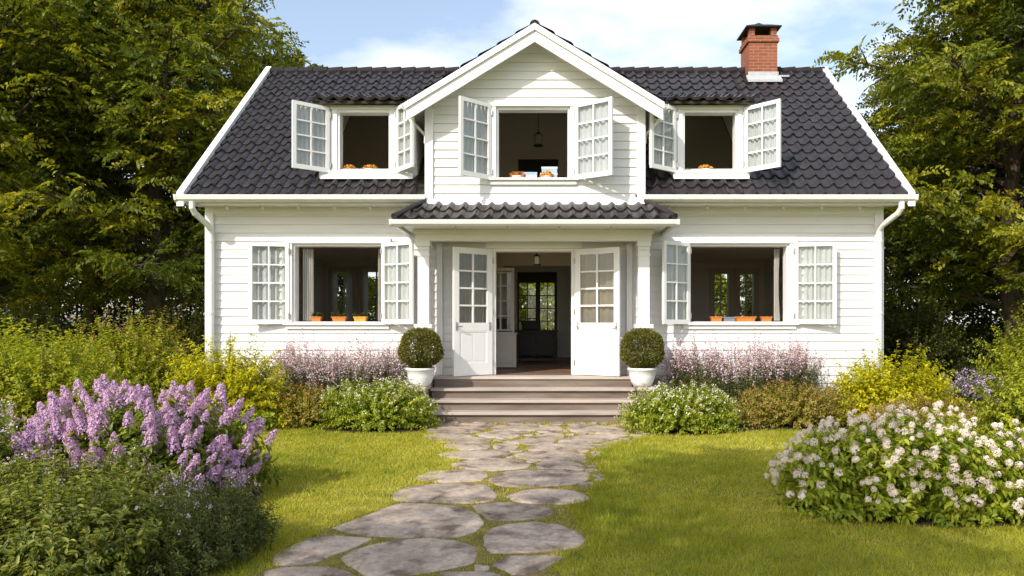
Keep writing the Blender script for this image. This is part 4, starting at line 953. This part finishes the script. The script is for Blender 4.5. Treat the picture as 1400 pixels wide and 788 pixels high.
potted(-2.06, 11.45, .55, 'white round pot on the stone block left of the front steps', 'clipped box ball in the white pot left of the open door', 41)
potted(1.55, 11.45, .55, 'white round pot on the stone block right of the front steps', 'clipped box ball in the white pot right of the open door', 42)

# --- things on the window sills
def planter(x, y, z, wd, m, label, seed, hgt=.09, plant=True, group='orange planters on the window sills'):
    p = thing('sill_planter', (x, y, z), label, 'planter', group)
    a, b = wd/2, .055
    t_ = MB().add([(x-a*.86, y-b*.85, z+.001), (x+a*.86, y-b*.85, z+.001), (x+a*.86, y+b*.85, z+.001), (x-a*.86, y+b*.85, z+.001), (x-a, y-b, z+hgt), (x+a, y-b, z+hgt), (x+a, y+b, z+hgt), (x-a, y+b, z+hgt)], [(3,2,1,0),(0,1,5,4),(1,2,6,5),(2,3,7,6),(3,0,4,7),(4,5,6,7)])
    t_.box(x-a-.008, x+a+.008, y-b-.008, y+b+.008, z+hgt-.02, z+hgt+.002); t_.build('trough', M[m], p, bevel=.006)
    if plant:
        g = np.random.default_rng(seed); n = 90; P = np.array([x, y, z+hgt])+np.stack([g.uniform(-a, a, n), g.uniform(-b, b, n), g.uniform(0, .05, n)], 1)
        link('foliage', leaf_mesh('foliage', P, rand_unit(n, g)+[0, 0, .7], rand_unit(n, g)+[0, 0, .5], .045, .022, g.random(n)*.6, 'round'), M['tree_d'], p)
def flower_bowl(x, y, z, wd, m, label, seed):
    p = thing('flower_bowl', (x, y, z), label, 'bowl', 'flower bowls on the upper sills')
    MB().lathe([(.04, 0), (wd*.32, .02), (wd*.42, .045), (wd*.40, .045)], (x, y, z+.001), 16).build('dish', M['white'], p, smooth=True)
    g = np.random.default_rng(seed); n = 260; d = rand_unit(n, g); d[:, 2] = abs(d[:, 2]); P = np.array([x, y, z+.04])+d*np.array([wd*.5, .08, .075])*g.uniform(.6, 1.05, (n, 1))
    me = leaf_mesh('blossoms', P, rand_unit(n, g)+d, d+rand_unit(n, g)*.4, .036, .03, g.random(n), 'petal'); link('blossoms', me, M['amber' if m == 'amber' else 'terra'], p)
sz = 1.598
planter(-4.06, 12.38, sz, .17, 'terra', 'small orange planter nearest the curtain on the left ground floor sill', 51)
planter(-3.66, 12.38, sz, .25, 'terra', 'wider orange planter at the middle of the left ground floor sill', 52)
planter(-3.29, 12.38, sz, .22, 'amber', 'yellow planter at the right end of the left ground floor sill', 53)
planter(2.98, 12.38, sz, .19, 'terra', 'orange planter at the left end of the right ground floor sill', 54, plant=False)
planter(3.49, 12.38, sz, .36, 'terra', 'long orange planter at the middle of the right ground floor sill', 55, plant=False)
planter(3.86, 12.38, sz, .18, 'terra', 'small orange planter near the curtain on the right ground floor sill', 56, plant=False)
def card_box(x, y, z, wd, h, m, label, dep=.12, band='white'):
    o = thing('storage_box', (x, y, z), label, 'box')
    MB().box(x-wd/2, x+wd/2, y-dep/2, y+dep/2, z+.001, z+h*.68).build('body', M[m], o, bevel=.004)
    MB().box(x-wd/2-.006, x+wd/2+.006, y-dep/2-.006, y+dep/2+.006, z+h*.68+.001, z+h).build('lid', M[band], o, bevel=.004)
card_box(3.205, 12.38, sz, .20, .085, 'grey', 'slate grey box between two orange planters on the right ground floor sill', band='grey')
card_box(-.31, 11.98, 4.008, .27, .13, 'white', 'pale blue lidded box beside the orange flowers on the gable sill', band='blue')
card_box(.03, 11.99, 4.008, .28, .12, 'blue', 'lower white and blue box at the right of the gable sill')
card_box(.04, 11.99, 4.131, .26, .10, 'blue', 'top white and blue box stacked at the right of the gable sill')
flower_bowl(-.50, 11.87, 4.008, .26, 'terra', 'bowl of orange flowers at the left of the gable sill', 61)
flower_bowl(.0, 11.84, 4.008, .21, 'amber', 'bowl of yellow flowers in front of the blue boxes on the gable sill', 62)
flower_bowl(-3.46, 12.30, 4.218, .20, 'amber', 'small bowl of amber flowers at the left of the left dormer sill', 63)
flower_bowl(-3.10, 12.30, 4.218, .25, 'amber', 'larger bowl of amber flowers at the middle of the left dormer sill', 64)
flower_bowl(2.77, 12.30, 4.218, .24, 'amber', 'bowl of amber flowers on the right dormer sill', 65)

# ------------------------------------------------------------------ trees
def make_tree(seed, H_, tr, cb, cr, nl, leaf=.137, dens=1.0):
    g = np.random.default_rng(seed); rr = random.Random(seed); w_ = MB(); P, D, N, Lf, Rn = [], [], [], [], []
    tp = []; x = y = 0
    for i in range(10):
        tp.append(Vector((x, y, H_*.93*i/9))); x += rr.uniform(-.16, .16); y += rr.uniform(-.16, .16)
    w_.tube([p if i else p-Vector((0, 0, .15)) for i, p in enumerate(tp)], [tr*(1.35 if i == 0 else 1)*(1-.9*i/9)+.015 for i in range(10)], 10)
    def trunk(z):
        f_ = z/(H_*.93)*9; i = min(8, int(f_)); return tp[i].lerp(tp[i+1], f_-i)
    def spray(p, d, ln, hue):
        n = max(5, int(11*dens)); k = np.linspace(.12, 1, n); sd = np.where(np.arange(n) % 2 == 0, 1., -1.)
        d = np.array(d); d[2] -= .12; d /= np.linalg.norm(d); s = np.cross(d, [0, 0, 1.]); s /= np.linalg.norm(s)+1e-6
        tw = g.normal()*.8; s = s*math.cos(tw)+np.array([0, 0, 1.])*math.sin(tw)
        q = np.array(p)+d*(k*ln)[:, None]; q[:, 2] -= (k**2)*ln*.28
        dd = d*.55+s*(sd*g.uniform(.6, 1.1, n))[:, None]; dd[:, 2] -= g.uniform(.05, .6, n)
        up = np.cross(s, d); up = up*np.sign(up[2]+1e-6); nn = up+g.normal(size=(n, 3))*.42
        P.append(q); D.append(dd); N.append(nn); Lf.append(leaf*g.uniform(.65, 1.2, n)); Rn.append(np.clip(hue+.16*g.normal(size=n), 0, 1))
    for i in range(nl):
        f_ = i/(nl-1); hz = cb+(H_*.90-cb)*f_**.95; az = i*2.39996+rr.uniform(-.4, .4)
        Ln = cr*max(.25, 1-((f_-.33)/.82)**2)*rr.uniform(.78, 1.12); el = R(16+48*f_**1.1+rr.uniform(-10, 14))
        p0 = trunk(hz); dh = Vector((math.cos(az), math.sin(az), 0)); pts = []; wig = Vector((rr.uniform(-.2, .2), rr.uniform(-.2, .2), 0))
        for k in range(8):
            t = k/7; q = p0+dh*(Ln*t*math.cos(el))+Vector((0, 0, Ln*(math.sin(el)*t+.10*t-.16*t*t)))+wig*math.sin(t*3)*.6; pts.append(q)
        r0 = tr*.24*(1-.5*f_)+.01; w_.tube(pts, [r0*(1-.85*k/7)+.006 for k in range(8)], 6, cap=False)
        hl = .42+.16*g.normal()
        ns = max(4, int(Ln*4.6))
        for k in range(ns):
            t = .16+.84*(k+.5)/ns; j = min(6, int(t*7)); q = pts[j].lerp(pts[j+1], t*7-j)
            da = az+(1 if k % 2 else -1)*R(rr.uniform(30, 75)); sl = (.30*Ln*(1.15-t)+.45)*rr.uniform(.7, 1.2); e2 = R(rr.uniform(-14, 48))
            dv = Vector((math.cos(da)*math.cos(e2), math.sin(da)*math.cos(e2), math.sin(e2)))
            sp = [q+dv*(sl*u_)+Vector((0, 0, -.16*sl*u_*u_)) for u_ in (0, .35, .7, 1)]
            w_.tube(sp, [.016, .011, .008, .004], 4, cap=False)
            hs = hl+.13*g.normal(); m_ = max(2, int(sl/.122))
            for b in range(m_):
                u_ = (b+.7)/m_; jj = min(2, int(u_*3)); qq = sp[jj].lerp(sp[jj+1], min(1, u_*3-jj))
                a2 = da+(1 if b % 2 else -1)*R(rr.uniform(20, 65)); spray(qq, (math.cos(a2), math.sin(a2), rr.uniform(-.3, .7)), rr.uniform(.30, .55), hs)
    P, D, N, Lf, Rn = map(np.concatenate, (P, D, N, Lf, Rn))
    return w_.mesh('trunk'), leaf_mesh('crown', P, D, N, Lf, Lf*.52, Rn, 'fold')

kinds = [make_tree(101, 12.5, .22, 1.9, 4.2, 64), make_tree(102, 11.5, .20, 1.7, 3.9, 60), make_tree(103, 10.0, .15, .7, 3.2, 50), make_tree(104, 9.5, .16, 3.2, 2.9, 30, .14, .9)]
def tree(k, x, y, rz, s, m, label, group='trees around the house'):
    t_ = thing('broadleaf_tree', (x, y, 0), label, 'tree', group); t_.rotation_euler = (0, 0, rz)
    wm_, lm = kinds[k]
    key = (k, m)
    if key not in tree.cache:
        a, b = wm_.copy(), lm.copy(); a.materials.append(M['bark']); b.materials.append(M[m]); tree.cache[key] = (a, b)
    for nm, me in zip(('trunk', 'crown'), tree.cache[key]):
        o = bpy.data.objects.new(nm, me); COL.objects.link(o); o.parent = t_; o.scale = (s, s, s)
tree.cache = {}
tree(0, -9.6, 17.0, .3, 1.0, 'tree_l', 'tall leafy tree close to the left gable end of the house')
tree(1, -12.6, 15.6, 2.1, 1.0, 'tree_l', 'broad olive green tree at the far left edge of the photo')
tree(2, -9.4, 22.0, 1.2, 1.08, 'tree_l', 'smaller yellowish tree whose top shows above the left end of the roof')
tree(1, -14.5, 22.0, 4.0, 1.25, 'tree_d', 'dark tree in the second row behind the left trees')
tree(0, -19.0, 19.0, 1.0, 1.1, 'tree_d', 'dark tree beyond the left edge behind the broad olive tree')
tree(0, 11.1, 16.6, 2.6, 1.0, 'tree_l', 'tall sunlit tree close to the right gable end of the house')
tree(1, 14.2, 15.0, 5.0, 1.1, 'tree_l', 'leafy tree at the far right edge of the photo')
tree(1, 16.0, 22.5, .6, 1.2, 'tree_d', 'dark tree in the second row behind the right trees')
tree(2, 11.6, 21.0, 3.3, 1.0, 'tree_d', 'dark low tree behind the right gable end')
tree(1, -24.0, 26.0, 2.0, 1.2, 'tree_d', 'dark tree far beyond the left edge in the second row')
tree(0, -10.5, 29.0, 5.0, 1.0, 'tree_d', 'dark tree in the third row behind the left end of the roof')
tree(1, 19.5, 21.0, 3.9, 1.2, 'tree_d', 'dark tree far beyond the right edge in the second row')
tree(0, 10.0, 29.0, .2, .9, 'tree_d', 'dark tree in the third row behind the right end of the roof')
tree(2, -3.5, 30.0, 3.0, .8, 'tree_l', 'garden tree seen through the left back windows of the house')
tree(2, .3, 30.5, .5, .8, 'tree_l', 'garden tree seen through the glazed back door')
tree(2, 5.0, 30.0, 5.2, .8, 'tree_l', 'garden tree seen through the right back windows')
tree(3, -4.9, -2.6, .9, 1.0, 'tree_l', 'tree standing behind the viewer that shades the near lawn')

def hedge(x0, x1, y, hgt, th, m, label, seed, n):
    g = np.random.default_rng(seed); t_ = thing('hedge', ((x0+x1)/2, y, 0), label, 'hedge', 'hedges round the garden')
    X = g.uniform(x0, x1, n); top = hgt*(1+.09*np.sin(.9*X+seed)+.07*np.sin(2.3*X+2*seed)+.04*np.sin(5.1*X)); u = g.random(n); f_ = g.random(n) < .62
    Z = np.where(f_, top*u, top*(1-.12*g.random(n))); dep = th*(.5+.12*np.sin(1.7*X+3*Z)); Y = y+np.where(f_, -dep*(1-.55*g.random(n)**2), g.uniform(-1, 1, n)*dep)
    r = np.clip(.42+.2*g.normal(size=n)+.16*np.sin(2.1*X+1.3*Z), 0, 1)
    link('foliage', leaf_mesh('foliage', np.stack([X, Y, Z], 1), rand_unit(n, g)+[0, -.5, -.1], rand_unit(n, g)*.6+[0, -.5, .9], .19*g.uniform(.6, 1.2, n), .10, r), M[m], t_)
    mb = MB()
    for k in range(int((x1-x0)/.7)): x = x0+.4+k*.7; mb.tube([(x, y, 0), (x+.1, y+.05, hgt*.5), (x, y, hgt*.9)], [.05, .035, .015], 5)
    mb.build('stems', M['bark'], t_)
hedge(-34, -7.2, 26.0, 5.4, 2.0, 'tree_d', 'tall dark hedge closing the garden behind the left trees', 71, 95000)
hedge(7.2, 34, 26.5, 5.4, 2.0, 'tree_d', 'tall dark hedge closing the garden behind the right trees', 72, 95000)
hedge(-7.1, 7.1, 27.5, 3.6, 1.6, 'lime', 'sunlit green hedge seen through the back door and back windows', 73, 42000)

# ------------------------------------------------------------------ grass
def inside(px, py, poly):
    r = np.zeros(len(px), bool); n = len(poly); j = n-1
    for i in range(n):
        xi, yi = poly[i]; xj, yj = poly[j]
        c_ = ((yi > py) != (yj > py)) & (px < (xj-xi)*(py-yi)/(yj-yi+1e-12)+xi); r ^= c_; j = i
    return r
g = np.random.default_rng(9)
def grass_pts(n, x0, x1, y0, y1):
    return g.uniform(x0, x1, n), g.uniform(y0, y1, n)
X1, Y1 = grass_pts(150000, -3.4, 4.6, 3.9, 6.4); X2, Y2 = grass_pts(190000, -5.2, 5.6, 6.4, 11.1); X3, Y3 = grass_pts(26000, -16, 16, 11, 26)
X = np.concatenate([X1, X2, X3]); Y = np.concatenate([Y1, Y2, Y3])
keep = ~inside(X, Y, smooth_poly(outline, 3, .03, 8)); keep &= ~((X > -6.4) & (X < 6.3) & (Y > 11.0) & (Y < 19.3))
for b in [o for o in COL.objects if o.name.startswith('planting_bed')]: keep &= ~inside(X, Y, [(v.co.x, v.co.y) for v in b.data.vertices])
X, Y = X[keep], Y[keep]
# moss and short grass in the joints of the path
XJ, YJ = g.uniform(-1.95, 1.55, 60000), g.uniform(3.9, 11.1, 60000)
kj = inside(XJ, YJ, smooth_poly(outline, 3, .0, 8))
for q in SP: kj &= ~inside(XJ, YJ, [tuple(p) for p in (q.mean(0)+(q-q.mean(0))*.985)])
XJ, YJ = XJ[kj], YJ[kj]; nj = len(XJ); n = len(X)+nj
# longer tufts scattered through the lawn and along the edge of the path
ck = g.uniform(-4.6, 4.8, 1500), g.uniform(4.0, 10.8, 1500); po = smooth_poly(outline, 6, .05, 5); po = po[(po[:, 1] > 4)]
TX = np.concatenate([ck[0], po[:, 0].repeat(4)+g.normal(size=4*len(po))*.05]); TY = np.concatenate([ck[1], po[:, 1].repeat(4)+g.normal(size=4*len(po))*.05])
kt = np.ones(len(TX), bool)
for q in SP: kt &= ~inside(TX, TY, [tuple(p) for p in q])
for b in [o for o in COL.objects if o.name.startswith('planting_bed')]: kt &= ~inside(TX, TY, [(v.co.x, v.co.y) for v in b.data.vertices])
TX, TY = TX[kt].repeat(12), TY[kt].repeat(12); nt_ = len(TX); X = np.concatenate([X, TX+g.normal(size=nt_)*.018]); Y = np.concatenate([Y, TY+g.normal(size=nt_)*.018]); n = len(X)+nj
XX = np.concatenate([X, XJ]); YY = np.concatenate([Y, YJ]); isj = np.arange(n) >= len(X)
patch = .5+.20*np.sin(1.7*XX+.6*np.sin(1.3*YY)+.4)+.18*np.sin(2.3*YY+1.1*XX+1.2*np.sin(.9*XX))+.16*np.sin(4.7*XX+2*np.sin(3.1*YY))*np.sin(5.3*YY+1.5*np.sin(2.7*XX))+.14*np.sin(9.1*XX+2*np.sin(6*YY))*np.sin(8.3*YY)
far = np.clip((YY-4)/7, 0, 1)
Lg = g.uniform(.024, .05, n)*(.62+.75*patch)*np.where(isj, .45, 1); Lg[len(X)-nt_:len(X)] *= 1.5; Wg = (.0035+.006*far)*g.uniform(.7, 1.3, n)
D = np.stack([g.normal(size=n)*.5, g.normal(size=n)*.5, g.uniform(.55, 1.1, n)], 1)
rn = np.clip(np.where(isj, .5, .45-.60*(patch-.5))+.15*g.normal(size=n)+np.where(isj, .1, 0), 0, 1)
gm = leaf_mesh('lawn_grass', np.stack([XX, YY, np.where(isj, .003, 0)], 1), D, rand_unit(n, g), Lg, Wg, rn, 'blade')
o = link('lawn_grass', gm, M['grass']); tag(o, 'short mown grass of the lawn and in the joints of the path', 'grass', None, 'stuff')
